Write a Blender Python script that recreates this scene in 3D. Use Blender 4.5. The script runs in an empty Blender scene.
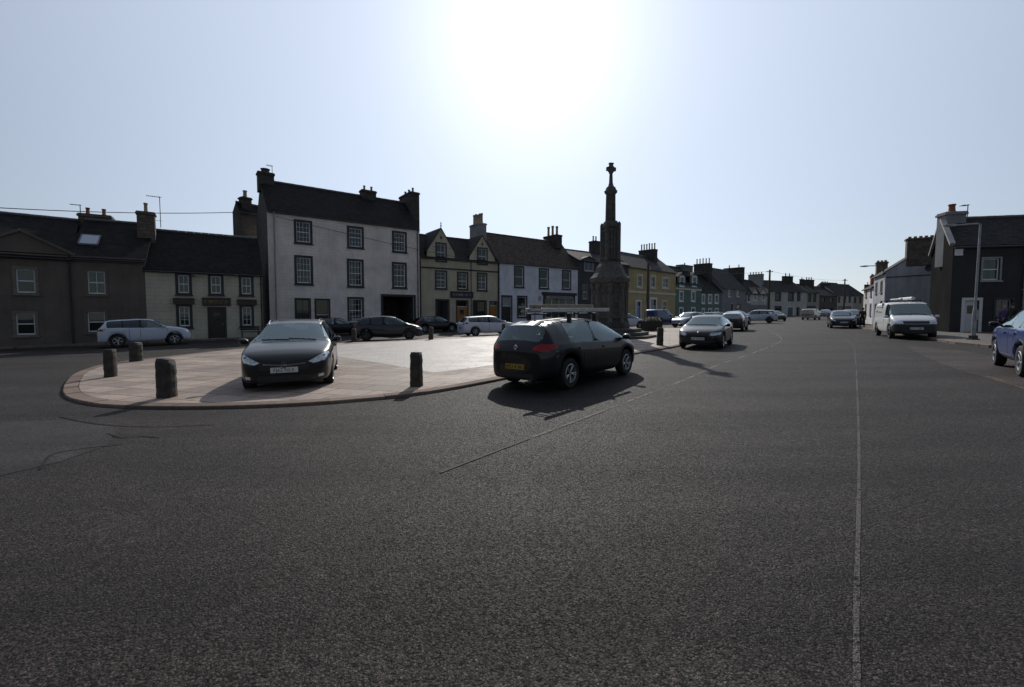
import bpy, bmesh, math, random
from mathutils import Vector, Matrix
from mathutils.bvhtree import BVHTree

rnd = random.Random(11)
R = math.radians
scene = bpy.context.scene
COL = scene.collection

# ------------------------------------------------------------------ camera model
F_PX, U0, HOR = 434.0, 512.0, 313.5
PITCH = R(3.0)
CYP = HOR + F_PX * math.tan(PITCH)
CAMZ = 1.62
GS = 0.0145                      # the square rises gently towards the east side of the street
CAM = Vector((0, 0, CAMZ))


def gz(x, y=0.0):
    return GS * x


def ray(u, v):
    xc, yc = (u - U0) / F_PX, (CYP - v) / F_PX
    return Vector((xc, math.cos(PITCH) + yc * math.sin(PITCH), -math.sin(PITCH) + yc * math.cos(PITCH)))


def G(u, v):
    d = ray(u, v)
    t = CAMZ / (GS * d.x - d.z)
    p = CAM + d * t
    return Vector((p.x, p.y, gz(p.x)))


def at(u, v, y):
    d = ray(u, v)
    return CAM + d * (y / d.y)


def XY(u, y):
    p = at(u, HOR + 5, y)
    return Vector((p.x, p.y))


# ------------------------------------------------------------------ object helpers
def link(o, parent=None):
    COL.objects.link(o)
    if parent is not None:
        o.parent = parent
    return o


def tag(o, label=None, cat=None, group=None, kind=None):
    if label:
        o['label'] = label
    if cat:
        o['category'] = cat
    if group:
        o['group'] = group
    if kind:
        o['kind'] = kind
    return o


def empty(name, loc=(0, 0, 0), rz=0.0):
    o = bpy.data.objects.new(name, None)
    o.empty_display_size = 0.3
    COL.objects.link(o)
    o.location = loc
    o.rotation_euler = (0, 0, rz)
    return o


class MB:
    """collects verts and faces, links them as ONE mesh object"""

    def __init__(self):
        self.v, self.f = [], []

    def quad(self, *pts):
        n = len(self.v)
        self.v += [tuple(p) for p in pts]
        self.f.append(tuple(range(n, n + len(pts))))
        return self

    def box(self, x0, x1, y0, y1, z0, z1):
        n = len(self.v)
        self.v += [(x0, y0, z0), (x1, y0, z0), (x1, y1, z0), (x0, y1, z0),
                   (x0, y0, z1), (x1, y0, z1), (x1, y1, z1), (x0, y1, z1)]
        for a in ((0, 3, 2, 1), (4, 5, 6, 7), (0, 1, 5, 4), (1, 2, 6, 5), (2, 3, 7, 6), (3, 0, 4, 7)):
            self.f.append(tuple(n + i for i in a))
        return self

    def prism(self, poly, z0, z1):
        """poly: list of (x, y) counter-clockwise"""
        n, k = len(self.v), len(poly)
        self.v += [(p[0], p[1], z0) for p in poly] + [(p[0], p[1], z1) for p in poly]
        self.f.append(tuple(n + i for i in reversed(range(k))))
        self.f.append(tuple(n + k + i for i in range(k)))
        for i in range(k):
            j = (i + 1) % k
            self.f.append((n + i, n + j, n + k + j, n + k + i))
        return self

    def loft(self, rings, cap=True):
        n, k = len(self.v), len(rings[0])
        for r in rings:
            self.v += [tuple(p) for p in r]
        for a in range(len(rings) - 1):
            for i in range(k):
                j = (i + 1) % k
                self.f.append((n + a * k + i, n + a * k + j, n + (a + 1) * k + j, n + (a + 1) * k + i))
        if cap:
            self.f.append(tuple(n + i for i in reversed(range(k))))
            m = n + (len(rings) - 1) * k
            self.f.append(tuple(m + i for i in range(k)))
        return self

    def tube(self, pts, r, n=8, r1=None):
        pts = [Vector(p) for p in pts]
        rings = []
        for i, p in enumerate(pts):
            a = pts[max(i - 1, 0)]
            b = pts[min(i + 1, len(pts) - 1)]
            d = (b - a).normalized()
            up = Vector((0, 0, 1)) if abs(d.z) < 0.9 else Vector((1, 0, 0))
            e1 = d.cross(up).normalized()
            e2 = d.cross(e1).normalized()
            rr = r if r1 is None else r + (r1 - r) * i / max(1, len(pts) - 1)
            rings.append([p + (e1 * math.cos(t) + e2 * math.sin(t)) * rr for t in [2 * math.pi * q / n for q in range(n)]])
        return self.loft(rings)

    def lathe(self, prof, n=16, cx=0, cy=0, rot=0.0):
        rings = [[(cx + r * math.cos(rot + 2 * math.pi * i / n), cy + r * math.sin(rot + 2 * math.pi * i / n), z) for i in range(n)] for r, z in prof]
        return self.loft(rings)

    def bar(self, p0, p1, w, h):
        """rectangular bar between two points"""
        p0, p1 = Vector(p0), Vector(p1)
        d = (p1 - p0).normalized()
        up = Vector((0, 0, 1)) if abs(d.z) < 0.95 else Vector((0, 1, 0))
        e1 = d.cross(up).normalized() * (w / 2)
        e2 = e1.cross(d).normalized() * (h / 2)
        return self.loft([[p - e1 - e2, p + e1 - e2, p + e1 + e2, p - e1 + e2] for p in (p0, p1)])

    def build(self, name, mat, parent=None, smooth=False, bevel=0.0, recalc=True):
        me = bpy.data.meshes.new(name)
        me.from_pydata(self.v, [], self.f)
        if recalc or bevel:
            bm = bmesh.new()
            bm.from_mesh(me)
            bmesh.ops.remove_doubles(bm, verts=bm.verts, dist=1e-5)
            bmesh.ops.recalc_face_normals(bm, faces=bm.faces)
            if bevel:
                es = [e for e in bm.edges if len(e.link_faces) == 2 and e.calc_face_angle(0) > 0.5]
                bmesh.ops.bevel(bm, geom=es, offset=bevel, segments=2, affect='EDGES', profile=0.6)
            bm.to_mesh(me)
            bm.free()
        if smooth:
            me.polygons.foreach_set('use_smooth', [True] * len(me.polygons))
            try:
                me.set_sharp_from_angle(angle=R(40))
            except Exception:
                pass
        me.materials.append(mat)
        return link(bpy.data.objects.new(name, me), parent)


# ------------------------------------------------------------------ materials
def new_mat(name):
    m = bpy.data.materials.new(name)
    m.use_nodes = True
    nt = m.node_tree
    nt.nodes.clear()
    out = nt.nodes.new('ShaderNodeOutputMaterial')
    b = nt.nodes.new('ShaderNodeBsdfPrincipled')
    nt.links.new(b.outputs[0], out.inputs[0])
    return m, nt, b


class NT:
    def __init__(self, nt):
        self.nt = nt

    def n(self, t, **kw):
        o = self.nt.nodes.new('ShaderNode' + t)
        for k, v in kw.items():
            setattr(o, k, v)
        return o

    def l(self, a, b):
        self.nt.links.new(a, b)

    def coord(self, scale=(1, 1, 1), rot=(0, 0, 0), kind='Object'):
        tc = self.n('TexCoord')
        mp = self.n('Mapping')
        mp.inputs['Scale'].default_value = scale
        mp.inputs['Rotation'].default_value = rot
        self.l(tc.outputs[kind], mp.inputs['Vector'])
        return mp.outputs[0]

    def noise(self, vec, scale, detail=4, rough=0.55, out='Fac'):
        o = self.n('TexNoise')
        o.inputs['Scale'].default_value = scale
        o.inputs['Detail'].default_value = detail
        o.inputs['Roughness'].default_value = rough
        self.l(vec, o.inputs['Vector'])
        return o.outputs[out]

    def ramp(self, fac, stops):
        o = self.n('ValToRGB')
        e = o.color_ramp.elements
        while len(e) < len(stops):
            e.new(0.5)
        for i, (p, c) in enumerate(stops):
            e[i].position = p
            e[i].color = (c, c, c, 1) if isinstance(c, (int, float)) else (*c, 1)
        self.l(fac, o.inputs[0])
        return o.outputs[0]

    def mix(self, fac, a, b, mode='MIX'):
        o = self.n('Mix', data_type='RGBA', blend_type=mode)
        for s, val in ((0, fac), (6, a), (7, b)):
            if isinstance(val, (int, float)):
                o.inputs[s].default_value = val if s == 0 else (val, val, val, 1)
            elif isinstance(val, tuple):
                o.inputs[s].default_value = (*val, 1)
            else:
                self.l(val, o.inputs[s])
        return o.outputs[2]

    def math(self, op, a, b=0.0, clamp=False):
        o = self.n('Math', operation=op, use_clamp=clamp)
        for i, val in enumerate((a, b)):
            if isinstance(val, (int, float)):
                o.inputs[i].default_value = val
            else:
                self.l(val, o.inputs[i])
        return o.outputs[0]

    def bump(self, h, strength=0.3, dist=0.01, normal=None):
        o = self.n('Bump')
        o.inputs['Strength'].default_value = strength
        o.inputs['Distance'].default_value = dist
        self.l(h, o.inputs['Height'])
        if normal is not None:
            self.l(normal, o.inputs['Normal'])
        return o.outputs[0]


def simple(name, c, rough=0.6, metal=0.0, var=0.25, scale=6.0, bump=0.0, bscale=60.0, coat=0.0, spec=0.5):
    m, nt, b = new_mat(name)
    k = NT(nt)
    vec = k.coord()
    if var:
        f = k.noise(vec, scale, 5)
        lo = tuple(x * (1 - var) for x in c)
        hi = tuple(min(1, x * (1 + var)) for x in c)
        k.l(k.ramp(f, [(0.3, lo), (0.7, hi)]), b.inputs['Base Color'])
    else:
        b.inputs['Base Color'].default_value = (*c, 1)
    b.inputs['Roughness'].default_value = rough
    b.inputs['Metallic'].default_value = metal
    b.inputs['Specular IOR Level'].default_value = spec
    if coat:
        b.inputs['Coat Weight'].default_value = coat
        b.inputs['Coat Roughness'].default_value = 0.04
    if bump:
        k.l(k.bump(k.noise(vec, bscale, 4), bump, 0.01), b.inputs['Normal'])
    return m


def harl(name, c, coursed=False, streak=0.35, spec=0.2):
    """rendered or painted wall: blotches, rain streaks, rough surface"""
    m, nt, b = new_mat(name)
    k = NT(nt)
    vec = k.coord()
    big = k.noise(vec, 0.7, 5, 0.6)
    st = k.noise(k.coord((5.0, 5.0, 0.35)), 1.0, 5, 0.6)
    base = k.ramp(big, [(0.25, tuple(x * 0.70 for x in c)), (0.75, tuple(min(1, x * 1.12) for x in c))])
    dirt = k.ramp(st, [(0.45, 0.0), (0.75, 1.0)])
    col = k.mix(k.math('MULTIPLY', dirt, streak), base, tuple(x * 0.5 for x in c))
    h = k.noise(vec, 45, 5, 0.7)
    nrm = k.bump(h, 0.5, 0.012)
    if coursed:
        sx = k.n('SeparateXYZ')
        k.l(vec, sx.inputs[0])
        cb = k.n('CombineXYZ')
        k.l(sx.outputs[0], cb.inputs[0])
        k.l(sx.outputs[2], cb.inputs[1])
        br = k.n('TexBrick')
        br.inputs['Scale'].default_value = 1.0
        br.inputs['Brick Width'].default_value = 0.55
        br.inputs['Row Height'].default_value = 0.27
        br.inputs['Mortar Size'].default_value = 0.02
        br.inputs['Mortar Smooth'].default_value = 0.6
        dst = k.n('VectorMath', operation='ADD')
        nz = k.n('TexNoise')
        nz.inputs['Scale'].default_value = 2.5
        k.l(vec, nz.inputs['Vector'])
        sc = k.n('VectorMath', operation='SCALE')
        sc.inputs['Scale'].default_value = 0.12
        k.l(nz.outputs['Color'], sc.inputs[0])
        k.l(cb.outputs[0], dst.inputs[0])
        k.l(sc.outputs[0], dst.inputs[1])
        k.l(dst.outputs[0], br.inputs['Vector'])
        nrm = k.bump(k.math('SUBTRACT', 1.0, br.outputs['Fac']), 0.7, 0.02, nrm)
        col = k.mix(k.math('MULTIPLY', br.outputs['Fac'], 0.22), col, tuple(x * 0.55 for x in c))
    k.l(col, b.inputs['Base Color'])
    k.l(nrm, b.inputs['Normal'])
    b.inputs['Roughness'].default_value = 0.95
    b.inputs['Specular IOR Level'].default_value = spec
    return m


def stone(name, c, bw=0.6, rh=0.3, mortar=0.012):
    m, nt, b = new_mat(name)
    k = NT(nt)
    vec = k.coord()
    sx = k.n('SeparateXYZ')
    k.l(vec, sx.inputs[0])
    cb = k.n('CombineXYZ')
    k.l(k.math('ADD', sx.outputs[0], sx.outputs[1]), cb.inputs[0])
    k.l(sx.outputs[2], cb.inputs[1])
    br = k.n('TexBrick')
    br.inputs['Scale'].default_value = 1.0
    br.inputs['Brick Width'].default_value = bw
    br.inputs['Row Height'].default_value = rh
    br.inputs['Mortar Size'].default_value = mortar
    br.inputs['Color1'].default_value = (*[x * 0.75 for x in c], 1)
    br.inputs['Color2'].default_value = (*[x * 1.2 for x in c], 1)
    br.inputs['Mortar'].default_value = (*[x * 0.55 for x in c], 1)
    k.l(cb.outputs[0], br.inputs['Vector'])
    n = k.noise(vec, 5, 6, 0.65)
    col = k.mix(0.75, br.outputs['Color'], k.ramp(n, [(0.3, 0.45), (0.7, 1.0)]), 'MULTIPLY')
    k.l(col, b.inputs['Base Color'])
    n2 = k.noise(vec, 30, 5, 0.7)
    k.l(k.bump(k.math('SUBTRACT', n2, br.outputs['Fac']), 0.55, 0.015), b.inputs['Normal'])
    b.inputs['Roughness'].default_value = 0.9
    b.inputs['Specular IOR Level'].default_value = 0.25
    return m


def slate(name, c, moss=0.2):
    m, nt, b = new_mat(name)
    k = NT(nt)
    vec = k.coord()
    sx = k.n('SeparateXYZ')
    k.l(vec, sx.inputs[0])
    cb = k.n('CombineXYZ')
    k.l(sx.outputs[0], cb.inputs[0])
    k.l(k.math('MULTIPLY', sx.outputs[2], 1.5), cb.inputs[1])
    br = k.n('TexBrick')
    br.inputs['Scale'].default_value = 1.0
    br.inputs['Brick Width'].default_value = 0.26
    br.inputs['Row Height'].default_value = 0.2
    br.inputs['Mortar Size'].default_value = 0.008
    br.inputs['Color1'].default_value = (*[x * 0.6 for x in c], 1)
    br.inputs['Color2'].default_value = (*[x * 1.4 for x in c], 1)
    br.inputs['Mortar'].default_value = (*[x * 0.35 for x in c], 1)
    k.l(cb.outputs[0], br.inputs['Vector'])
    n = k.noise(vec, 1.3, 6, 0.65)
    col = k.mix(k.math('MULTIPLY', k.ramp(n, [(0.5, 0.0), (0.8, 1.0)]), moss), br.outputs['Color'], (0.09, 0.075, 0.045))
    k.l(col, b.inputs['Base Color'])
    # each course steps up at its lower edge
    fr = k.math('FRACT', k.math('MULTIPLY', sx.outputs[2], 7.5))
    h = k.math('ADD', k.math('MULTIPLY', fr, -1.0), k.noise(vec, 25, 3))
    k.l(k.bump(k.math('SUBTRACT', h, br.outputs['Fac']), 0.5, 0.012), b.inputs['Normal'])
    b.inputs['Roughness'].default_value = 0.8
    b.inputs['Specular IOR Level'].default_value = 0.15
    return m


def glass(name, tint, opacity, rough=0.02, ior=1.5, extra=0.0):
    """thin glazing: part of the light passes, the rest is lost in the tint, the surface reflects"""
    m = bpy.data.materials.new(name)
    m.use_nodes = True
    nt = m.node_tree
    nt.nodes.clear()
    k = NT(nt)
    out = k.n('OutputMaterial')
    tr = k.n('BsdfTransparent')
    tr.inputs[0].default_value = (*tint, 1)
    df = k.n('BsdfDiffuse')
    df.inputs[0].default_value = (0.015, 0.017, 0.02, 1)
    mx = k.n('MixShader')
    mx.inputs[0].default_value = opacity
    k.l(tr.outputs[0], mx.inputs[1])
    k.l(df.outputs[0], mx.inputs[2])
    gl = k.n('BsdfGlossy')
    gl.inputs['Roughness'].default_value = rough
    gl.inputs['Color'].default_value = (0.82, 0.96, 1.0, 1)
    fr = k.n('Fresnel')
    fr.inputs['IOR'].default_value = ior
    m2 = k.n('MixShader')
    k.l(k.math('ADD', fr.outputs[0], extra, True), m2.inputs[0])
    k.l(mx.outputs[0], m2.inputs[1])
    k.l(gl.outputs[0], m2.inputs[2])
    k.l(m2.outputs[0], out.inputs[0])
    return m


def asphalt(name, lo, hi, chip=75.0, strength=0.9):
    m, nt, b = new_mat(name)
    k = NT(nt)
    vec = k.coord()
    wob = k.n('TexNoise')
    wob.inputs['Scale'].default_value = chip * 0.8
    wob.inputs['Detail'].default_value = 3
    k.l(vec, wob.inputs['Vector'])
    ws = k.n('VectorMath', operation='SCALE')
    ws.inputs['Scale'].default_value = 0.9 / chip
    k.l(wob.outputs['Color'], ws.inputs[0])
    wa = k.n('VectorMath', operation='ADD')
    k.l(vec, wa.inputs[0])
    k.l(ws.outputs[0], wa.inputs[1])
    vo = k.n('TexVoronoi')
    vo.inputs['Scale'].default_value = chip
    k.l(wa.outputs[0], vo.inputs['Vector'])
    sep = k.n('SeparateColor')
    k.l(vo.outputs['Color'], sep.inputs[0])
    bright = tuple(min(1, x * 1.5) for x in hi)
    chipc = k.ramp(sep.outputs[0], [(0.0, tuple(x * 0.35 for x in lo)), (0.5, lo), (0.86, hi), (0.955, hi), (0.975, bright)])
    chipc = k.mix(0.8, chipc, k.ramp(sep.outputs[1], [(0.0, (1.0, 0.88, 0.83)), (0.6, (1.0, 0.95, 0.94)), (1.0, (0.86, 0.94, 1.0))]), 'MULTIPLY')
    gap = k.ramp(vo.outputs['Distance'], [(0.3, 1.0), (0.7, 0.3)])
    col = k.mix(1.0, chipc, gap, 'MULTIPLY')
    big = k.noise(vec, 0.45, 6, 0.62)
    mid = k.noise(vec, 6.0, 6, 0.7)
    fine = k.noise(vec, 34.0, 5, 0.7)
    wear = k.noise(k.coord((0.10, 0.75, 1), (0, 0, R(-57))), 1.0, 5, 0.65)
    lump = k.noise(vec, 1.7, 5, 0.65)
    col = k.mix(0.9, col, k.ramp(lump, [(0.32, 0.72), (0.5, 1.0), (0.7, 1.18)]), 'MULTIPLY')
    col = k.mix(0.8, col, k.ramp(big, [(0.25, 0.68), (0.75, 1.2)]), 'MULTIPLY')
    col = k.mix(0.7, col, k.ramp(mid, [(0.3, 0.78), (0.72, 1.12)]), 'MULTIPLY')
    col = k.mix(0.8, col, k.ramp(fine, [(0.40, 0.12), (0.5, 0.9), (0.7, 1.45)]), 'MULTIPLY')
    col = k.mix(0.9, col, k.ramp(wear, [(0.40, 0.5), (0.60, 1.3)]), 'MULTIPLY')
    k.l(col, b.inputs['Base Color'])
    h = k.math('SUBTRACT', k.math('ADD', k.math('MULTIPLY', sep.outputs[2], 1.1), k.math('MULTIPLY', wob.outputs['Fac'], 1.2)), k.math('MULTIPLY', vo.outputs['Distance'], 0.6))
    nrm = k.bump(fine, strength * 0.35, 0.02)
    k.l(k.bump(h, strength, 0.006, nrm), b.inputs['Normal'])
    k.l(k.ramp(sep.outputs[1], [(0.0, 0.55), (1.0, 0.95)]), b.inputs['Roughness'])
    b.inputs['Specular IOR Level'].default_value = 0.2
    return m


def flags(name, c1, c2, bw, rh, rot, mortar=0.012, rough=0.7, spec=0.4, stain=0.7):
    m, nt, b = new_mat(name)
    k = NT(nt)
    vec = k.coord((1, 1, 1), (0, 0, rot))
    br = k.n('TexBrick')
    br.inputs['Scale'].default_value = 1.0
    br.inputs['Brick Width'].default_value = bw
    br.inputs['Row Height'].default_value = rh
    br.inputs['Mortar Size'].default_value = mortar
    br.inputs['Mortar Smooth'].default_value = 0.3
    br.inputs['Bias'].default_value = -0.1
    br.inputs['Color1'].default_value = (*c1, 1)
    br.inputs['Color2'].default_value = (*c2, 1)
    br.inputs['Mortar'].default_value = (*[x * 0.45 for x in c1], 1)
    k.l(vec, br.inputs['Vector'])
    big = k.noise(vec, 0.8, 6, 0.65)
    fine = k.noise(vec, 14, 5, 0.65)
    col = k.mix(stain, br.outputs['Color'], k.ramp(big, [(0.3, 0.6), (0.7, 1.2)]), 'MULTIPLY')
    col = k.mix(0.6, col, k.ramp(fine, [(0.3, 0.7), (0.7, 1.15)]), 'MULTIPLY')
    spots = k.ramp(k.noise(vec, 3.2, 5, 0.65), [(0.56, 1.0), (0.68, 0.5)])
    col = k.mix(0.6, col, spots, 'MULTIPLY')
    k.l(col, b.inputs['Base Color'])
    k.l(k.bump(k.math('SUBTRACT', k.math('MULTIPLY', fine, 0.5), br.outputs['Fac']), 0.35, 0.008), b.inputs['Normal'])
    k.l(k.ramp(big, [(0.3, rough - 0.12), (0.7, rough + 0.12)]), b.inputs['Roughness'])
    b.inputs['Specular IOR Level'].default_value = spec
    return m


def kerbstone(name, c):
    m, nt, b = new_mat(name)
    k = NT(nt)
    geo = k.n('NewGeometry')
    vec = k.coord()
    f = k.noise(vec, 9, 6, 0.7)
    col = k.ramp(geo.outputs['Random Per Island'], [(0.0, tuple(x * 0.62 for x in c)), (1.0, tuple(x * 1.25 for x in c))])
    col = k.mix(0.7, col, k.ramp(f, [(0.3, 0.55), (0.7, 1.1)]), 'MULTIPLY')
    k.l(col, b.inputs['Base Color'])
    k.l(k.bump(k.noise(vec, 30, 5, 0.7), 0.5, 0.012), b.inputs['Normal'])
    b.inputs['Roughness'].default_value = 0.9
    b.inputs['Specular IOR Level'].default_value = 0.2
    return m


def worn_paint(name, c, keep=0.5, scale=24.0):
    """paint worn through to the asphalt below it"""
    m, nt, b = new_mat(name)
    k = NT(nt)
    vec = k.coord()
    n = k.noise(vec, scale, 6, 0.75)
    n2 = k.noise(vec, 1.3, 3, 0.6)
    f = k.ramp(k.math('ADD', k.math('MULTIPLY', n, 0.65), k.math('MULTIPLY', n2, 0.4)), [(keep, 0.0), (keep + 0.1, 1.0)])
    vo = k.n('TexVoronoi')
    vo.inputs['Scale'].default_value = 105
    k.l(vec, vo.inputs['Vector'])
    gap = k.ramp(vo.outputs['Distance'], [(0.3, 1.0), (0.7, 0.3)])
    k.l(k.mix(1.0, gap, c, 'MULTIPLY'), b.inputs['Base Color'])
    k.l(f, b.inputs['Alpha'])
    k.l(k.bump(vo.outputs['Distance'], 0.8, 0.006), b.inputs['Normal'])
    b.inputs['Roughness'].default_value = 0.85
    b.inputs['Specular IOR Level'].default_value = 0.2
    return m


M = {}
M['asphalt'] = asphalt('asphalt', (0.036, 0.0295, 0.0275), (0.080, 0.066, 0.0615), 92.0, 1.0)
M['smooth_asphalt'] = asphalt('smooth_asphalt', (0.055, 0.052, 0.051), (0.075, 0.071, 0.07), 150.0, 0.3)
M['red_asphalt'] = asphalt('red_asphalt', (0.085, 0.064, 0.057), (0.14, 0.105, 0.095), 95.0, 0.5)
M['flag'] = flags('flagstone_paving', (0.24, 0.185, 0.152), (0.40, 0.315, 0.26), 0.95, 0.62, R(20), 0.02, 0.72, 0.35, 0.95)
M['pale_glare_flag'] = flags('pale_glare_paving', (0.37, 0.335, 0.31), (0.44, 0.40, 0.37), 0.6, 0.4, R(-14), 0.008, 0.62, 0.35, 0.4)  # lighter setts, with the glare on them painted into the colour
M['kerb'] = flags('kerb_stone', (0.15, 0.11, 0.09), (0.24, 0.18, 0.145), 0.9, 0.9, R(33), 0.014, 0.8, 0.3)
M['kerb_single'] = kerbstone('single_kerb_stones', (0.21, 0.155, 0.125))
M['pavement'] = flags('pavement_slabs', (0.11, 0.10, 0.095), (0.16, 0.145, 0.13), 0.6, 0.6, R(36), 0.012, 0.8, 0.3)
M['line_white'] = worn_paint('worn_white_line', (0.42, 0.41, 0.40), 0.50)
M['line_faint'] = worn_paint('faint_joint_line', (0.14, 0.13, 0.123), 0.41)
M['line_centre'] = worn_paint('worn_centre_line', (0.30, 0.285, 0.27), 0.46)
M['line_yellow'] = worn_paint('worn_yellow_line', (0.34, 0.25, 0.14), 0.53)
M['tar'] = simple('tar_seam', (0.02, 0.018, 0.017), 0.8, spec=0.1)

# ------------------------------------------------------------------ building materials
M['roof_dark'] = slate('slate_dark', (0.012, 0.0122, 0.0135))
M['roof_mid'] = slate('slate_mid', (0.026, 0.025, 0.026))
M['roof_brown'] = slate('slate_brown', (0.075, 0.06, 0.05), 0.55)
M['roof_grey'] = slate('slate_grey', (0.05, 0.05, 0.052), 0.3)
M['wall_brown'] = harl('render_brown', (0.155, 0.13, 0.113))
M['wall_brown_pale'] = harl('render_brown_pale', (0.165, 0.14, 0.122))
M['wall_sage'] = harl('paint_sage_cream', (0.54, 0.505, 0.40), True, 0.2)
M['wall_white'] = harl('whitewashed_stone', (0.82, 0.755, 0.715), True, 0.25)
M['wall_cream'] = harl('render_cream', (0.54, 0.485, 0.375))
M['wall_bluewhite'] = harl('paint_blue_white', (0.72, 0.73, 0.80), False, 0.12)
M['wall_slate'] = harl('render_dark', (0.085, 0.085, 0.095))
M['wall_yellow'] = harl('paint_yellow', (0.50, 0.40, 0.22))
M['wall_green'] = harl('paint_green', (0.17, 0.235, 0.21))
M['wall_lilac'] = harl('render_lilac_grey', (0.28, 0.265, 0.27))
M['wall_offwhite'] = harl('paint_off_white', (0.60, 0.58, 0.54))
M['wall_beige'] = harl('render_beige', (0.44, 0.40, 0.33))
M['wall_darkstone'] = stone('dark_rubble_stone', (0.10, 0.092, 0.085), 0.5, 0.25)
M['wall_shade_grey'] = harl('render_shade_grey', (0.03, 0.029, 0.03), False, 0.5, 0.0)  # shade of the corner house end wall put into a near-black colour
M['wall_grey'] = harl('render_blue_grey', (0.42, 0.43, 0.47), False, 0.5)
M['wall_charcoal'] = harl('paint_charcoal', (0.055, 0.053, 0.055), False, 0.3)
M['chim_dark'] = stone('chimney_dark_stone', (0.09, 0.08, 0.075), 0.4, 0.22)
M['chim_brown'] = stone('chimney_brown_stone', (0.17, 0.14, 0.12), 0.4, 0.22)
M['chim_pale'] = harl('chimney_pale_render', (0.30, 0.30, 0.31))
M['chim_green'] = harl('chimney_grey_green', (0.15, 0.19, 0.18))
M['pot_red'] = simple('terracotta_pot', (0.24, 0.085, 0.05), 0.8)
M['pot_buff'] = simple('buff_pot', (0.30, 0.24, 0.17), 0.8)
M['trim_black'] = simple('paint_black', (0.018, 0.018, 0.022), 0.5)
M['trim_brown'] = simple('paint_dark_brown', (0.045, 0.028, 0.026), 0.55)
M['trim_stone'] = simple('dressed_stone', (0.17, 0.145, 0.125), 0.85, bump=0.3)
M['trim_white'] = simple('paint_white', (0.72, 0.72, 0.72), 0.5, var=0.1)
M['trim_grey'] = simple('paint_grey', (0.30, 0.30, 0.32), 0.6)
M['trim_cream'] = simple('paint_cream', (0.60, 0.55, 0.42), 0.6)
M['frame_white'] = simple('window_white', (0.72, 0.73, 0.75), 0.45, var=0.08)
M['door_dark'] = simple('door_dark_paint', (0.016, 0.014, 0.014), 0.4)
M['door_orange'] = simple('varnished_orange_timber', (0.36, 0.135, 0.022), 0.45, var=0.35, scale=9)
M['door_white'] = simple('door_white_paint', (0.62, 0.63, 0.64), 0.4, var=0.08)
M['door_blue'] = simple('door_blue_paint', (0.22, 0.30, 0.48), 0.45)
M['door_teal'] = simple('door_teal_paint', (0.06, 0.12, 0.15), 0.45)
M['iron'] = simple('painted_iron', (0.03, 0.03, 0.032), 0.5)
M['lead'] = simple('lead_sheet', (0.12, 0.12, 0.13), 0.6)
M['zinc'] = simple('galvanised_steel', (0.36, 0.37, 0.38), 0.45, 0.6, var=0.12)
M['pane'] = glass('window_glass', (0.75, 0.8, 0.8), 0.55, 0.02, 1.5, 0.02)
M['skylight'] = simple('skylight_glass', (0.30, 0.36, 0.46), 0.15, var=0.1, spec=0.8)
M['gloss_black_pane'] = simple('dark_door_pane', (0.02, 0.022, 0.026), 0.08, var=0.1)
M['blind'] = simple('roller_blind', (0.55, 0.55, 0.58), 0.8, var=0.05)
M['net'] = simple('net_curtain', (0.42, 0.42, 0.45), 0.9, var=0.2, scale=20)
M['gold'] = simple('gilt_lettering', (0.30, 0.18, 0.06), 0.5)
M['pale_letter'] = simple('pale_lettering', (0.25, 0.28, 0.34), 0.5)
M['brass'] = simple('brass', (0.5, 0.36, 0.12), 0.35, 0.9, var=0.1)
M['wood_pole'] = simple('weathered_pole', (0.10, 0.075, 0.055), 0.85, var=0.4, scale=4, bump=0.3)
M['dark_room'] = simple('unlit_passage', (0.02, 0.018, 0.016), 0.9)


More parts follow.
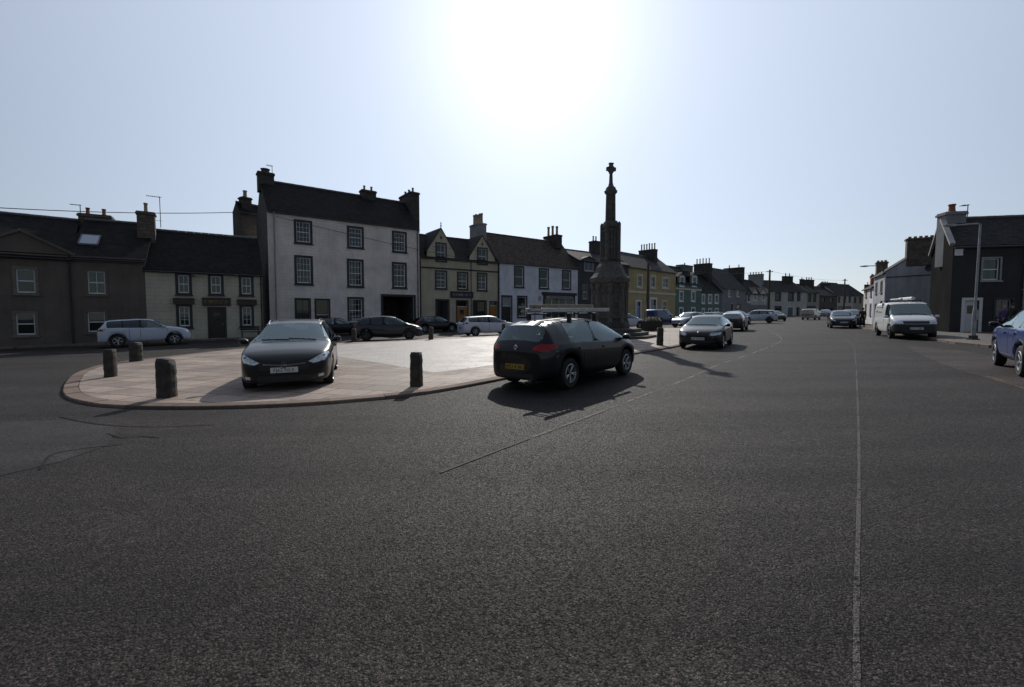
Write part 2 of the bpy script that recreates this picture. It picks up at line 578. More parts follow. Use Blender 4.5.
class House:
    def __init__(self, name, label, cat, A, B, wall, roof, D=7.0, eaves=None, ridge=None, ridge_h=None, group=None,
                 skew=(0.0, 1.0), gable=None, overhang=0.16, verge=0.1):
        self.gable_mat = gable
        self.A, self.B = Vector(A), Vector(B)
        d = self.B - self.A
        self.L = d.length
        self.ang = math.atan2(d.y, d.x)
        self.d = d.normalized()
        self.n_in = Vector((-self.d.y, self.d.x))
        self.skew = Vector(skew).normalized()
        mid = (self.A + self.B) / 2
        self.z0 = min(gz(self.A.x), gz(self.B.x))
        self.D = D
        self.root = empty(name, (self.A.x, self.A.y, self.z0), self.ang)
        tag(self.root, label, cat, group)
        self.ze = self.loc(*eaves)[1]
        self.zr = self.loc(*ridge, dep=D / 2)[1] if ridge else self.ze + ridge_h
        self.wall, self.roofm = wall, roof
        self.holes = []
        self.todo = []
        self.overhang, self.verge = overhang, verge
        self.gablets = []
        self.roof_obj = None

    def loc(self, u, v, dep=0.0):
        """pixel of the photograph to (x, z) on the facade plane (or a plane parallel to it)"""
        r = ray(u, v)
        # plane: (P - A - skew*dep) . n_in = 0
        e = self.d * (self.skew.x * dep) + self.n_in * (self.skew.y * dep)
        A3 = self.A + e
        rn = r.x * self.n_in.x + r.y * self.n_in.y
        t = (A3.x * self.n_in.x + A3.y * self.n_in.y) / rn
        p = CAM + r * t
        x = (Vector((p.x, p.y)) - self.A).dot(self.d)
        return x, p.z - self.z0

    def rect(self, u0, u1, v0, v1):
        uc, vc = (u0 + u1) / 2, (v0 + v1) / 2
        x0, x1 = self.loc(u0, vc)[0], self.loc(u1, vc)[0]
        return max(0.03, x0), min(self.L - 0.03, x1), self.loc(uc, v1)[1], self.loc(uc, v0)[1]

    # -- things in the facade, collected first so the wall can be cut
    def window(self, u0, u1, v0, v1, **kw):
        r = self.rect(u0, u1, v0, v1)
        sw = kw.get('sw', 0.12)
        if kw.get('foot'):
            r = (r[0], r[1], kw['foot'], r[3])
        h = (r[0] + sw, r[1] - sw, r[2] + sw * kw.get('sillk', 1.0), r[3] - sw)
        self.holes.append(h)
        self.todo.append(('window', r, h, kw))
        return r

    def door(self, u0, u1, v0, **kw):
        r = self.rect(u0, u1, v0, v0 + 10)
        sw = kw.get('sw', 0.1)
        zb = self.ground(0.5 * (r[0] + r[1]))
        r = (r[0], r[1], zb, r[3])
        h = (r[0] + sw, r[1] - sw, zb + 0.12, r[3] - sw)
        self.holes.append(h)
        self.todo.append(('door', r, h, kw))
        return r

    def ground(self, x):
        p = self.A + self.d * x
        return gz(p.x) - self.z0

    def P(self, x, dep, z):
        return (x + self.skew.x * dep, self.skew.y * dep, z)

    def build(self):
        L, D, ze, zr = self.L, self.D, self.ze, self.zr
        zb = -0.6
        m = MB()
        # front wall as a grid with openings
        xs = sorted({0.0, L} | {x for h in self.holes for x in h[:2]})
        zs = sorted({zb, ze} | {min(z, ze) for h in self.holes for z in h[2:]})
        for i in range(len(xs) - 1):
            for j in range(len(zs) - 1):
                cx, cz = (xs[i] + xs[i + 1]) / 2, (zs[j] + zs[j + 1]) / 2
                if any(h[0] < cx < h[1] and h[2] < cz < h[3] for h in self.holes):
                    continue
                m.quad((xs[i], 0, zs[j]), (xs[i + 1], 0, zs[j]), (xs[i + 1], 0, zs[j + 1]), (xs[i], 0, zs[j + 1]))
        for (kind, r, h, kw) in self.todo:
            rec = kw.get('rec', 0.16)
            x0, x1, z0, z1 = h
            m.quad((x0, 0, z0), (x0, rec, z0), (x0, rec, z1), (x0, 0, z1))
            m.quad((x1, 0, z0), (x1, 0, z1), (x1, rec, z1), (x1, rec, z0))
            m.quad((x0, 0, z0), (x1, 0, z0), (x1, rec, z0), (x0, rec, z0))
            m.quad((x0, 0, z1), (x0, rec, z1), (x1, rec, z1), (x1, 0, z1))
        P = self.P
        gm_ = MB()
        for x in (0.0, L):
            gm_ = MB()
            (gm_ if self.gable_mat else m).quad(P(x, 0, zb), P(x, D, zb), P(x, D, ze), P(x, D / 2, zr), P(x, 0, ze))
            if self.gable_mat:
                gm_.build('gable_wall', self.gable_mat, self.root, recalc=False)
        m.quad(P(0, D, zb), P(0, D, ze), P(L, D, ze), P(L, D, zb))
        self.wall_obj = m.build('wall', self.wall, self.root, recalc=False)
        # roof
        s = (zr - ze) / (D / 2)
        o, g, t = self.overhang, self.verge, 0.09
        rm = MB()
        for side in (0, 1):
            def Q(x, k, dz):
                # k: 0 at the eaves edge, 1 at the ridge
                dep = -o + k * (D / 2 + o)
                z = ze - o * s + (dep + o) * s + dz
                if side:
                    dep = D - dep
                return P(x, dep, z)
            c = [Q(-g, 0, 0.02), Q(L + g, 0, 0.02), Q(L + g, 1, 0.02), Q(-g, 1, 0.02)]
            c2 = [Q(-g, 0, t), Q(L + g, 0, t), Q(L + g, 1, t), Q(-g, 1, t)]
            rm.loft([c, c2])
        self.roof_obj = rm.build('roof', self.roofm, self.root)
        rd = MB()
        # ridge tiles, each a short half round
        nt_ = max(4, int(L / 0.45))
        for i in range(nt_):
            xa, xb = -g + i * (L + 2 * g) / nt_, -g + (i + 1) * (L + 2 * g) / nt_ - 0.012
            pa, pb = P(xa, D / 2, zr + 0.10), P(xb, D / 2, zr + 0.10)
            rd.tube([pa, pb], 0.10 + 0.006 * (i % 2), 8)
        rd.build('ridge_tiles', M['lead'], self.root)
        # gutter along the eaves
        zg = ze - o * s - 0.03
        gm = MB()
        gm.tube([(-g, -o - 0.05, zg), (L + g, -o - 0.05, zg)], 0.06, 8)
        gm.build('gutter', M['iron'], self.root)
        for args in self.todo:
            (self._window if args[0] == 'window' else self._door)(*args[1:])

    def roof_z(self, dep):
        s = (self.zr - self.ze) / (self.D / 2)
        return self.ze + s * dep if dep <= self.D / 2 else self.zr - s * (dep - self.D / 2)

    def _ring(self, r, h, y0, y1, open_bottom=False):
        m = MB()
        x0, x1, z0, z1 = r
        a0, a1, b0, b1 = h
        m.box(x0, a0, y0, y1, z0 if not open_bottom else r[2], z1)
        m.box(a1, x1, y0, y1, z0 if not open_bottom else r[2], z1)
        m.box(a0, a1, y0, y1, b1, z1)
        if not open_bottom:
            m.box(a0, a1, y0, y1, z0, b0)
        return m

    def _window(self, r, h, kw, dy=0.0):
        rec = kw.get('rec', 0.16) + dy
        x0, x1, z0, z1 = h
        w = MB()
        fr = kw.get('fr', 0.06)
        w.box(x0, x0 + fr, rec - 0.06, rec, z0, z1).box(x1 - fr, x1, rec - 0.06, rec, z0, z1)
        w.box(x0 + fr, x1 - fr, rec - 0.06, rec, z0, z0 + fr * 1.3).box(x0 + fr, x1 - fr, rec - 0.06, rec, z1 - fr, z1)
        nx, nz = kw.get('bars', (2, 2))
        bw = kw.get('bw', 0.026)
        for i in range(1, nx):
            x = x0 + (x1 - x0) * i / nx
            w.box(x - bw / 2, x + bw / 2, rec - 0.05, rec - 0.012, z0 + fr * 1.3, z1 - fr)
        for j in range(1, nz):
            z = z0 + (z1 - z0) * j / nz
            hw = 0.032 if (j * 2 == nz) else bw / 2
            w.box(x0 + fr, x1 - fr, rec - 0.055, rec - 0.01, z - hw, z + hw)
        win = w.build('window', kw.get('frame', M['frame_white']), self.root)
        p = MB()
        p.quad((x0 + 0.02, rec - 0.025, z0 + 0.02), (x1 - 0.02, rec - 0.025, z0 + 0.02), (x1 - 0.02, rec - 0.025, z1 - 0.02), (x0 + 0.02, rec - 0.025, z1 - 0.02))
        p.build('pane', M['pane'], win, recalc=False)
        if kw.get('sur') is not None:
            self._ring(r, h, -0.03 + dy, 0.004 + dy).build('surround', kw['sur'], win)
        s = MB()
        ex = 0.05
        s.box(r[0] - ex, r[1] + ex, -0.09 + dy, 0.0 + dy - 0.032, r[2] - 0.03, r[2] + 0.06)
        s.build('sill', kw.get('sill', kw.get('sur') or M['trim_stone']), win)
        bl = kw.get('blind')
        if bl:
            b = MB()
            b.quad((x0, rec + 0.05, z1 - (z1 - z0) * bl), (x1, rec + 0.05, z1 - (z1 - z0) * bl), (x1, rec + 0.05, z1), (x0, rec + 0.05, z1))
            b.build('blind', M['blind'], win, recalc=False)
        if kw.get('net'):
            b = MB()
            n = 14
            for sgn in ((0, 0.36), (0.64, 1)):
                for i in range(n):
                    a = x0 + (x1 - x0) * (sgn[0] + (sgn[1] - sgn[0]) * i / n)
                    c = x0 + (x1 - x0) * (sgn[0] + (sgn[1] - sgn[0]) * (i + 1) / n)
                    ya, yb = rec + 0.07 + 0.03 * (i % 2), rec + 0.07 + 0.03 * ((i + 1) % 2)
                    b.quad((a, ya, z0), (c, yb, z0), (c, yb, z1), (a, ya, z1))
            b.build('curtain', M['net'], win, recalc=False)
        return win

    def _door(self, r, h, kw):
        rec = kw.get('rec', 0.2)
        x0, x1, z0, z1 = h
        fan = kw.get('fan', 0.0)
        zt = z1 - (z1 - z0) * fan
        mat = kw.get('mat', M['door_dark'])
        if kw.get('open'):
            # a pend: an open passage through the building
            p = MB()
            dp = 4.0
            p.quad((x0, rec, z0 - 0.4), (x0, dp, z0 - 0.4), (x0, dp, z1), (x0, rec, z1))
            p.quad((x1, rec, z0 - 0.4), (x1, rec, z1), (x1, dp, z1), (x1, dp, z0 - 0.4))
            p.quad((x0, rec, z1), (x1, rec, z1), (x1, dp, z1), (x0, dp, z1))
            p.quad((x0, dp, z0 - 0.4), (x1, dp, z0 - 0.4), (x1, dp, z1), (x0, dp, z1))
            o = p.build('passage', M['wall_darkstone'], self.root)
            if kw.get('sur') is not None:
                self._ring(r, h, -0.03, 0.004, True).build('surround', kw['sur'], o)
            return
        d = MB()
        d.box(x0, x1, rec - 0.06, rec, z0, zt)
        pw = (x1 - x0)
        for (a, b_) in ((0.12, 0.46), (0.54, 0.88)):
            for (c, e) in ((0.08, 0.42), (0.5, 0.92)):
                d.box(x0 + pw * a, x0 + pw * b_, rec - 0.075, rec - 0.058, z0 + (zt - z0) * c, z0 + (zt - z0) * e)
        do = d.build('door', mat, self.root, bevel=0.006)
        k = MB()
        kx = x0 + pw * 0.86
        k.lathe([(0.0, 0), (0.03, 0.0), (0.035, 0.03), (0.0, 0.05)], 10)
        for i, v in enumerate(k.v):
            k.v[i] = (kx + v[0], rec - 0.075 - v[2], z0 + (zt - z0) * 0.47 + v[1])
        k.build('handle', M['brass'], do, True)
        if fan:
            f = MB()
            f.quad((x0, rec - 0.03, zt), (x1, rec - 0.03, zt), (x1, rec - 0.03, z1), (x0, rec - 0.03, z1))
            f.build('fanlight', kw.get('fanmat', M['pane']), do, recalc=False)
            f = MB()
            f.box(x0, x1, rec - 0.08, rec - 0.01, zt - 0.03, zt + 0.03)
            f.build('transom', kw.get('frame', M['frame_white']), do)
        if kw.get('glazed'):
            f = MB()
            f.box(x0 + pw * 0.3, x1 - pw * 0.3, rec - 0.085, rec - 0.077, z0 + (zt - z0) * 0.58, z0 + (zt - z0) * 0.84)
            f.build('pane', kw.get('pane', M['gloss_black_pane']), do)
        if kw.get('sur') is not None:
            self._ring(r, h, -0.03, 0.004, True).build('surround', kw['sur'], do)
        s = MB()
        s.box(x0 - 0.1, x1 + 0.1, -0.18, -0.035, z0 - 0.45, z0 - 0.02)
        s.build('doorstep', M['trim_stone'], do)

    def chimney(self, u0, u1, v0, mat, pots=2, pot_v=None, sy=0.9, dep=None, pot=None, sx=None, cap=True, zlow=None, potr=0.13):
        dep = self.D / 2 if dep is None else dep
        xa, zt = self.loc(u0, v0, dep)
        xb, _ = self.loc(u1, v0, dep)
        off = self.skew.x * dep
        xa, xb = min(xa, xb) , max(xa, xb)
        xc = (xa + xb) / 2
        w = sx if sx else (xb - xa) * 0.86
        y0, y1 = dep * self.skew.y - sy / 2, dep * self.skew.y + sy / 2
        zb = (self.roof_z(min(dep, self.D)) - 1.0) if zlow is None else zlow
        m = MB()
        m.box(xc - w / 2, xc + w / 2, y0, y1, zb, zt - 0.22)
        if cap:
            m.box(xc - w / 2 - 0.07, xc + w / 2 + 0.07, y0 - 0.07, y1 + 0.07, zt - 0.22, zt - 0.08)
            m.box(xc - w / 2 - 0.02, xc + w / 2 + 0.02, y0 - 0.02, y1 + 0.02, zt - 0.08, zt)
        else:
            m.box(xc - w / 2, xc + w / 2, y0, y1, zt - 0.22, zt)
        c = m.build('chimney', mat, self.root, bevel=0.02)
        if pots:
            ph = 0.5
            if pot_v is not None:
                ph = max(0.2, self.loc((u0 + u1) / 2, pot_v, dep)[1] - zt)
            along_x = w >= sy
            for i in range(pots):
                f = (i + 0.5) / pots
                px = xc - w / 2 + w * f if along_x else xc
                py = (y0 + y1) / 2 if along_x else y0 + sy * f
                h = ph * (0.86 + 0.14 * rnd.random())
                pr = min(potr, 0.42 * max(w, sy) / max(1, pots))
                q = MB()
                q.lathe([(pr * 1.1, zt), (pr * 1.1, zt + 0.06), (pr * 0.88, zt + 0.1), (pr * 0.78, zt + h * 0.8), (pr * 0.98, zt + h * 0.84), (pr * 0.98, zt + h), (pr * 0.7, zt + h), (pr * 0.65, zt + h * 0.7)], 12, px, py)
                q.build('chimney_pot', pot or M['pot_buff'], c, True)
        return c

    def gablet(self, u0, u1, v_sh, ua, va, win, wkw, mat=None, v_low=None, finial=False):
        """a gabled wall-head dormer standing flush over the facade"""
        y = -0.03
        x0, x1 = self.loc(u0, v_sh)[0], self.loc(u1, v_sh)[0]
        zs = self.loc((u0 + u1) / 2, v_sh)[1]
        xa, za = self.loc(ua, va)
        xa = (x0 + x1) / 2
        zl = self.loc((u0 + u1) / 2, v_low)[1] if v_low else self.ze - 0.3
        zl = min(zl, zs - 0.05)
        r = self.rect(*win)
        cx = (r[0] + r[1]) / 2
        r = (r[0] - cx + xa, r[1] - cx + xa, r[2], r[3])
        sw = wkw.get('sw', 0.1)
        h = (r[0] + sw, r[1] - sw, r[2] + sw, r[3] - sw)
        wz = []
        outer = [(x0, zl), (x1, zl), (x1, zs), (xa, za), (x0, zs)]
        bm = bmesh.new()
        ed = []
        for loop in (outer, [(h[0], h[2]), (h[1], h[2]), (h[1], h[3]), (h[0], h[3])]):
            vs = [bm.verts.new((p[0], y, p[1])) for p in loop]
            ed += [bm.edges.new((vs[i], vs[(i + 1) % len(vs)])) for i in range(len(vs))]
        bmesh.ops.triangle_fill(bm, use_beauty=True, use_dissolve=False, edges=ed)
        res = bmesh.ops.extrude_face_region(bm, geom=list(bm.faces))
        bmesh.ops.translate(bm, verts=[g for g in res['geom'] if isinstance(g, bmesh.types.BMVert)], vec=(0, 0.16, 0))
        bmesh.ops.recalc_face_normals(bm, faces=bm.faces)
        me = bpy.data.meshes.new('gable')
        bm.to_mesh(me)
        bm.free()
        me.materials.append(mat or self.wall)
        link(bpy.data.objects.new('gable', me), self.root)
        self.holes.append((h[0], h[1], h[2], min(h[3], self.ze)) if h[2] < self.ze else (-2, -1, 0, 0.1))
        if h[2] >= self.ze:
            self.holes.pop()
        w = self._window(r, h, wkw, dy=y)
        # little roof running back into the main slope
        s = (self.zr - self.ze) / (self.D / 2)
        yb = (za - self.ze) / s + 0.25
        ys = (zs - self.ze) / s + 0.25 if zs > self.ze else 0.1
        ov = 0.09
        slope = (za - zs) / (xa - x0)
        rm = MB()
        for e in (x0, x1):
            sg = -1 if e == x0 else 1
            xe, zee = e + sg * ov, zs - ov * slope
            lo = [(xe, y - 0.08, zee), (xa, y - 0.08, za), (xa, yb, za), (xe, ys, zee)]
            rm.loft([[(p[0], p[1], p[2] + 0.01) for p in lo], [(p[0], p[1], p[2] + 0.09) for p in lo]])
        rm.build('gable_roof', self.roofm, self.root)
        if finial:
            f = MB()
            f.lathe([(0.05, za + 0.05), (0.05, za + 0.2), (0.1, za + 0.28), (0.05, za + 0.36), (0.04, za + 0.5), (0.08, za + 0.58), (0.0, za + 0.7)], 8, xa, y)
            f.build('finial', M['trim_stone'], self.root, True)
        return xa, zs, za

    def downpipe(self, u, mat=None, r=0.05):
        x = self.loc(u, HOR)[0]
        x = min(max(x, 0.08), self.L - 0.08)
        m = MB()
        m.tube([(x, -0.2, self.ze - 0.12), (x, -0.09, self.ze - 0.4), (x, -0.09, -0.1)], r, 8)
        for z in (1.0, 2.6, 4.2):
            if z < self.ze - 0.6:
                m.box(x - r * 1.7, x + r * 1.7, -0.1, -0.02, z, z + 0.05)
        m.build('downpipe', mat or M['iron'], self.root, True)

    def band(self, v, h, mat, name='string_course', proud=0.05, u=None, x0=0.0, x1=None):
        z = self.loc(u, v)[1]
        m = MB()
        m.box(x0, self.L if x1 is None else x1, -proud, -0.004, z - h / 2, z + h / 2)
        m.build(name, mat, self.root)

    def board(self, u0, u1, v0, v1, mat, name='sign_board', letters=None, proud=0.1, n=9):
        x0, x1, z0, z1 = self.rect(u0, u1, v0, v1)
        m = MB()
        m.box(x0, x1, -proud, -0.035, z0, z1)
        f = 0.06
        m.box(x0, x1, -proud - 0.03, -proud, z1 - f, z1).box(x0, x1, -proud - 0.03, -proud, z0, z0 + f)
        o = m.build(name, mat, self.root)
        if letters is not None:
            # weathered lettering too far off to read: upright strokes of uneven width
            t = MB()
            zc, hh = (z0 + z1) / 2, (z1 - z0) * 0.2
            w = (x1 - x0) * 0.8
            x = x0 + (x1 - x0) * 0.1
            r2 = random.Random(int(u0 * 10))
            while x < x0 + (x1 - x0) * 0.9 - 0.1:
                lw = r2.uniform(0.06, 0.12)
                t.box(x, x + 0.03, -proud - 0.012, -proud - 0.002, zc - hh, zc + hh)
                k = r2.choice([0, 1, 2])
                if k == 0:
                    t.box(x + 0.031, x + lw, -proud - 0.012, -proud - 0.002, zc + hh - 0.03, zc + hh)
                elif k == 1:
                    t.box(x + 0.031, x + lw, -proud - 0.012, -proud - 0.002, zc - 0.015, zc + 0.015)
                    t.box(x + lw, x + lw + 0.03, -proud - 0.012, -proud - 0.002, zc - hh, zc + hh)
                else:
                    t.box(x + 0.031, x + lw, -proud - 0.012, -proud - 0.002, zc - hh, zc - hh + 0.03)
                x += lw + r2.choice([0.05, 0.05, 0.12])
            t.build('lettering', letters, o)
        return o

    def aerial(self, u, v_top, v_bot, dep, arm=0.9, both=True):
        x, zt = self.loc(u, v_top, dep)
        _, zb = self.loc(u, v_bot, dep)
        dy = dep * self.skew.y
        m = MB()
        m.tube([(x, dy, zb - 0.4), (x, dy, zt)], 0.025, 6)
        m.tube([(x - arm, dy, zt - 0.05), (x + (arm * 0.15), dy, zt - 0.05)], 0.02, 6)
        for i in range(7):
            a = x - arm + i * arm / 6.5
            m.tube([(a, dy - 0.2, zt - 0.05), (a, dy + 0.2, zt - 0.05)], 0.012, 5)
        if both:
            m.tube([(x - 0.35, dy, zb + 0.1), (x + 0.1, dy, zb + 0.1)], 0.012, 5)
        m.build('aerial', M['iron'], self.root)

# ------------------------------------------------------------------ vehicle materials
def paint(name, c, rough=0.35, metal=0.0):
    m, nt, b = new_mat(name)
    k = NT(nt)
    vec = k.coord()
    n = k.noise(vec, 3.0, 4)
    sx = k.n('SeparateXYZ')
    k.l(vec, sx.inputs[0])
    low = k.ramp(sx.outputs[2], [(0.15, 1.0), (0.55, 0.0)])
    dust = k.math('MULTIPLY', low, k.ramp(n, [(0.3, 0.0), (0.7, 0.07)]))
    k.l(k.mix(dust, c, (0.10, 0.09, 0.08)), b.inputs['Base Color'])
    b.inputs['Metallic'].default_value = metal
    k.l(k.math('ADD', k.math('MULTIPLY', dust, 0.5), rough), b.inputs['Roughness'])
    b.inputs['Specular IOR Level'].default_value = 0.3
    b.inputs['Coat Weight'].default_value = 0.45
    b.inputs['Coat Roughness'].default_value = 0.05
    return m


M['car_black'] = paint('car_paint_black', (0.004, 0.004, 0.005))
M['car_charcoal'] = paint('car_paint_charcoal', (0.010, 0.009, 0.010))
M['car_navy'] = paint('car_paint_navy', (0.003, 0.004, 0.008))
M['car_slate'] = paint('car_paint_slate_blue', (0.014, 0.016, 0.024))
M['car_white'] = paint('car_paint_white', (0.52, 0.56, 0.66))
M['car_silver'] = paint('car_paint_silver', (0.36, 0.38, 0.44), 0.3, 0.4)
M['car_blue'] = paint('car_paint_blue', (0.012, 0.036, 0.15), 0.3)
M['car_dullblue'] = paint('van_paint_blue', (0.04, 0.07, 0.17), 0.4)
M['van_white'] = paint('van_paint_white', (0.62, 0.62, 0.62))
M['van_beige'] = paint('van_paint_beige', (0.50, 0.46, 0.40))
M['trim_plastic'] = simple('black_plastic', (0.014, 0.014, 0.015), 0.55, var=0.15)
M['gloss_black'] = simple('gloss_black_trim', (0.006, 0.006, 0.007), 0.15, var=0)
M['tyre'] = simple('tyre_rubber', (0.016, 0.016, 0.016), 0.85, bump=0.2)
M['alloy'] = simple('alloy_wheel', (0.42, 0.43, 0.44), 0.35, 0.75, var=0.1)
M['alloy_dark'] = simple('dark_alloy_wheel', (0.06, 0.06, 0.065), 0.4, 0.5, var=0.1)
M['chrome'] = simple('chrome', (0.62, 0.63, 0.65), 0.12, 1.0, var=0)
M['seat'] = simple('seat_fabric', (0.03, 0.03, 0.032), 0.9)
M['lamp_clear'] = simple('headlight_lens', (0.6, 0.63, 0.68), 0.08, 0.5, var=0.3, scale=14)
M['lamp_red'] = simple('tail_light_lens', (0.28, 0.012, 0.014), 0.15, var=0.2, scale=12)
M['lamp_orange'] = simple('indicator_lens', (0.5, 0.16, 0.01), 0.2, var=0.1)
M['plate_white'] = simple('number_plate_white', (0.66, 0.66, 0.64), 0.4, var=0.05)
M['plate_yellow'] = simple('number_plate_yellow', (0.34, 0.21, 0.03), 0.5, var=0.2)
M['plate_text'] = simple('number_plate_black', (0.012, 0.012, 0.012), 0.5, var=0)
M['glass_car'] = glass('car_glass', (0.80, 0.90, 0.88), 0.10, 0.02, 1.8, 0.045)
M['glass_dark'] = glass('privacy_glass', (0.35, 0.4, 0.4), 0.8, 0.02, 1.6, 0.04)
M['van_letter'] = simple('van_lettering_grey', (0.13, 0.14, 0.17), 0.5)


def interp(tab, x):
    tab = sorted(tab)
    if x <= tab[0][0]:
        return tab[0][1]
    for (a, va), (b, vb) in zip(tab, tab[1:]):
        if x <= b:
            t = (x - a) / (b - a) if b > a else 0
            return va + (vb - va) * t
    return tab[-1][1]


HATCH = dict(
    top=[(-2.2, .82), (-2.14, .93), (-2.04, 1.0), (-1.62, 1.36), (-1.3, 1.44), (-.4, 1.495), (.15, 1.47), (.42, 1.40), (1.15, 1.01), (1.5, .955), (1.85, .875), (2.08, .775), (2.2, .64)],
    belt=[(-2.2, .80), (-2.04, .97), (-1.3, 1.0), (0, .95), (1.15, .91), (1.6, .83), (1.95, .74), (2.2, .58)],
    plan=[(-2.2, .66), (-2.12, .78), (-1.95, .85), (-1.2, .895), (0, .905), (1.3, .9), (1.7, .875), (1.95, .80), (2.1, .68), (2.2, .5)],
    roofw=[(-1.62, .56), (-.4, .61), (.42, .60)], cowl=1.15, rf=.42, rr=-1.62, rb=-2.04, axles=(1.32, -1.36), wr=.325, sill=.21,
    side=[(-1.34, -.36), (-.27, 1.0)],
    head=[(.50, .635), (.60, .60), (.80, .66), (.85, .76), (.80, .80), (.62, .70)],
    tail=[(.52, .86), (.86, .90), (.84, 1.02), (.74, 1.03), (.6, .97)],
    grille=[(-.44, .60), (.44, .60), (.46, .68), (-.46, .68)], lower=[(-.58, .24), (.58, .24), (.52, .40), (-.52, .40)],
    fplate=(.50, .26), rplate=(.62, .26), handles=((-.95, .86), (.12, .83)))


def variant(base, sx=1.0, sz=1.0, sy=1.0, **kw):
    d = {}
    for k, v in base.items():
        if k in ('top', 'belt'):
            d[k] = [(a * sx, b * sz) for a, b in v]
        elif k in ('plan', 'roofw'):
            d[k] = [(a * sx, b * sy) for a, b in v]
        elif k in ('cowl', 'rf', 'rr', 'rb'):
            d[k] = v * sx
        elif k == 'axles':
            d[k] = (v[0] * sx, v[1] * sx)
        elif k == 'side':
            d[k] = [(a * sx, b * sx) for a, b in v]
        elif k in ('head', 'tail', 'grille', 'lower'):
            d[k] = [(a * sy, b * sz) for a, b in v]
        elif k in ('fplate', 'rplate'):
            d[k] = (v[0] * sz, v[1])
        elif k == 'handles':
            d[k] = tuple((a * sx, b * sz) for a, b in v)
        else:
            d[k] = v
    d.update(kw)
    return d


ESTATE = variant(HATCH, 1.02, 1.0, top=[(-2.28, .86), (-2.24, .98), (-2.16, 1.02), (-1.92, 1.40), (-1.7, 1.44), (-.4, 1.495), (.15, 1.47), (.42, 1.40), (1.17, 1.01), (1.53, .955), (1.89, .875), (2.12, .775), (2.24, .64)],
                 belt=[(-2.28, .84), (-2.16, 1.0), (-1.3, 1.0), (0, .95), (1.17, .91), (1.63, .83), (2.0, .74), (2.24, .58)],
                 plan=[(-2.28, .72), (-2.2, .80), (-2.0, .86), (-1.2, .895), (0, .905), (1.3, .9), (1.73, .875), (1.99, .80), (2.14, .68), (2.24, .5)],
                 roofw=[(-1.92, .57), (-.4, .61), (.42, .60)], rr=-1.92, rb=-2.16, side=[(-1.86, -1.12), (-1.05, -.36), (-.27, 1.02)])
SUV = dict(
    top=[(-2.22, .92), (-2.18, 1.06), (-2.1, 1.12), (-1.86, 1.50), (-1.62, 1.575), (-.4, 1.635), (.15, 1.62), (.42, 1.56), (1.1, 1.16), (1.5, 1.11), (1.9, 1.03), (2.14, .92), (2.24, .70)],
    belt=[(-2.22, .90), (-2.1, 1.09), (-1.3, 1.1), (0, 1.06), (1.1, 1.05), (1.6, .99), (2.0, .88), (2.24, .64)],
    plan=[(-2.22, .74), (-2.14, .83), (-1.95, .88), (-1.2, .915), (0, .92), (1.3, .915), (1.75, .89), (2.0, .82), (2.15, .72), (2.24, .58)],
    roofw=[(-1.86, .60), (-.4, .64), (.42, .63)], cowl=1.1, rf=.42, rr=-1.86, rb=-2.1, axles=(1.34, -1.34), wr=.36, sill=.29,
    side=[(-1.80, -1.12), (-1.05, -.34), (-.25, .96)],
    head=[(.50, .78), (.60, .74), (.82, .78), (.86, .88), (.80, .90), (.52, .86)],
    tail=[(.50, .92), (.88, .94), (.86, 1.06), (.5, 1.03)],
    grille=[(-.48, .73), (.48, .73), (.49, .86), (-.49, .86)], lower=[(-.62, .32), (.62, .32), (.56, .50), (-.56, .50)],
    fplate=(.57, .26), rplate=(.74, .26), handles=((-.95, .97), (.12, .95)))
SMALL = variant(HATCH, .90, 1.02, .97)
MPV = variant(HATCH, 1.0, 1.06, top=[(-2.2, .90), (-2.15, 1.0), (-2.06, 1.08), (-1.80, 1.45), (-1.5, 1.54), (-.4, 1.60), (.15, 1.57), (.5, 1.48), (1.35, 1.06), (1.6, 1.0), (1.9, .90), (2.1, .79), (2.2, .66)],
              cowl=1.35, rf=.5, rr=-1.8, rb=-2.06, roofw=[(-1.8, .57), (-.4, .62), (.5, .61)], side=[(-1.72, -1.1), (-1.04, -.34), (-.26, 1.12)])
VAN = dict(
    top=[(-2.4, 1.7), (-2.38, 1.86), (-2.3, 1.93), (-1.2, 1.95), (.3, 1.95), (.62, 1.91), (.8, 1.84), (1.62, 1.24), (1.95, 1.12), (2.2, 1.0), (2.36, .86), (2.42, .7)],
    belt=[(-2.4, 1.02), (0, 1.04), (1.0, 1.04), (1.6, 1.08), (1.95, 1.0), (2.2, .88), (2.42, .64)],
    plan=[(-2.4, .88), (-2.3, .92), (-1.2, .935), (0, .94), (1.4, .935), (1.9, .90), (2.15, .83), (2.34, .72), (2.42, .6)],
    roofw=[(-2.4, .78), (.3, .80), (.8, .77)], cowl=1.62, rf=.8, rr=-9, rb=-9, axles=(1.5, -1.42), wr=.34, sill=.26,
    side=[(.42, 1.46)],
    head=[(.50, .88), (.60, .80), (.84, .88), (.86, 1.04), (.78, 1.04), (.56, .96)],
    tail=[(.80, .80), (.91, .80), (.91, 1.30), (.80, 1.30)],
    grille=[(-.48, .80), (.48, .80), (.54, .93), (-.54, .93)], lower=[(-.86, .28), (.86, .28), (.90, .66), (.82, .78), (-.82, .78), (-.90, .66)],
    fplate=(.56, .26), rplate=(.9, .26), handles=((.3, .98),))

TMP = None


def text_mesh(txt, size):
    c = bpy.data.curves.new('lettering', 'FONT')
    c.body = txt
    c.size = size
    c.align_x, c.align_y = 'CENTER', 'CENTER'
    o = bpy.data.objects.new('lettering', c)
    COL.objects.link(o)
    bpy.context.view_layer.update()
    me = bpy.data.meshes.new_from_object(o.evaluated_get(bpy.context.evaluated_depsgraph_get()))
    bpy.data.objects.remove(o)
    bpy.data.curves.remove(c)
    return me


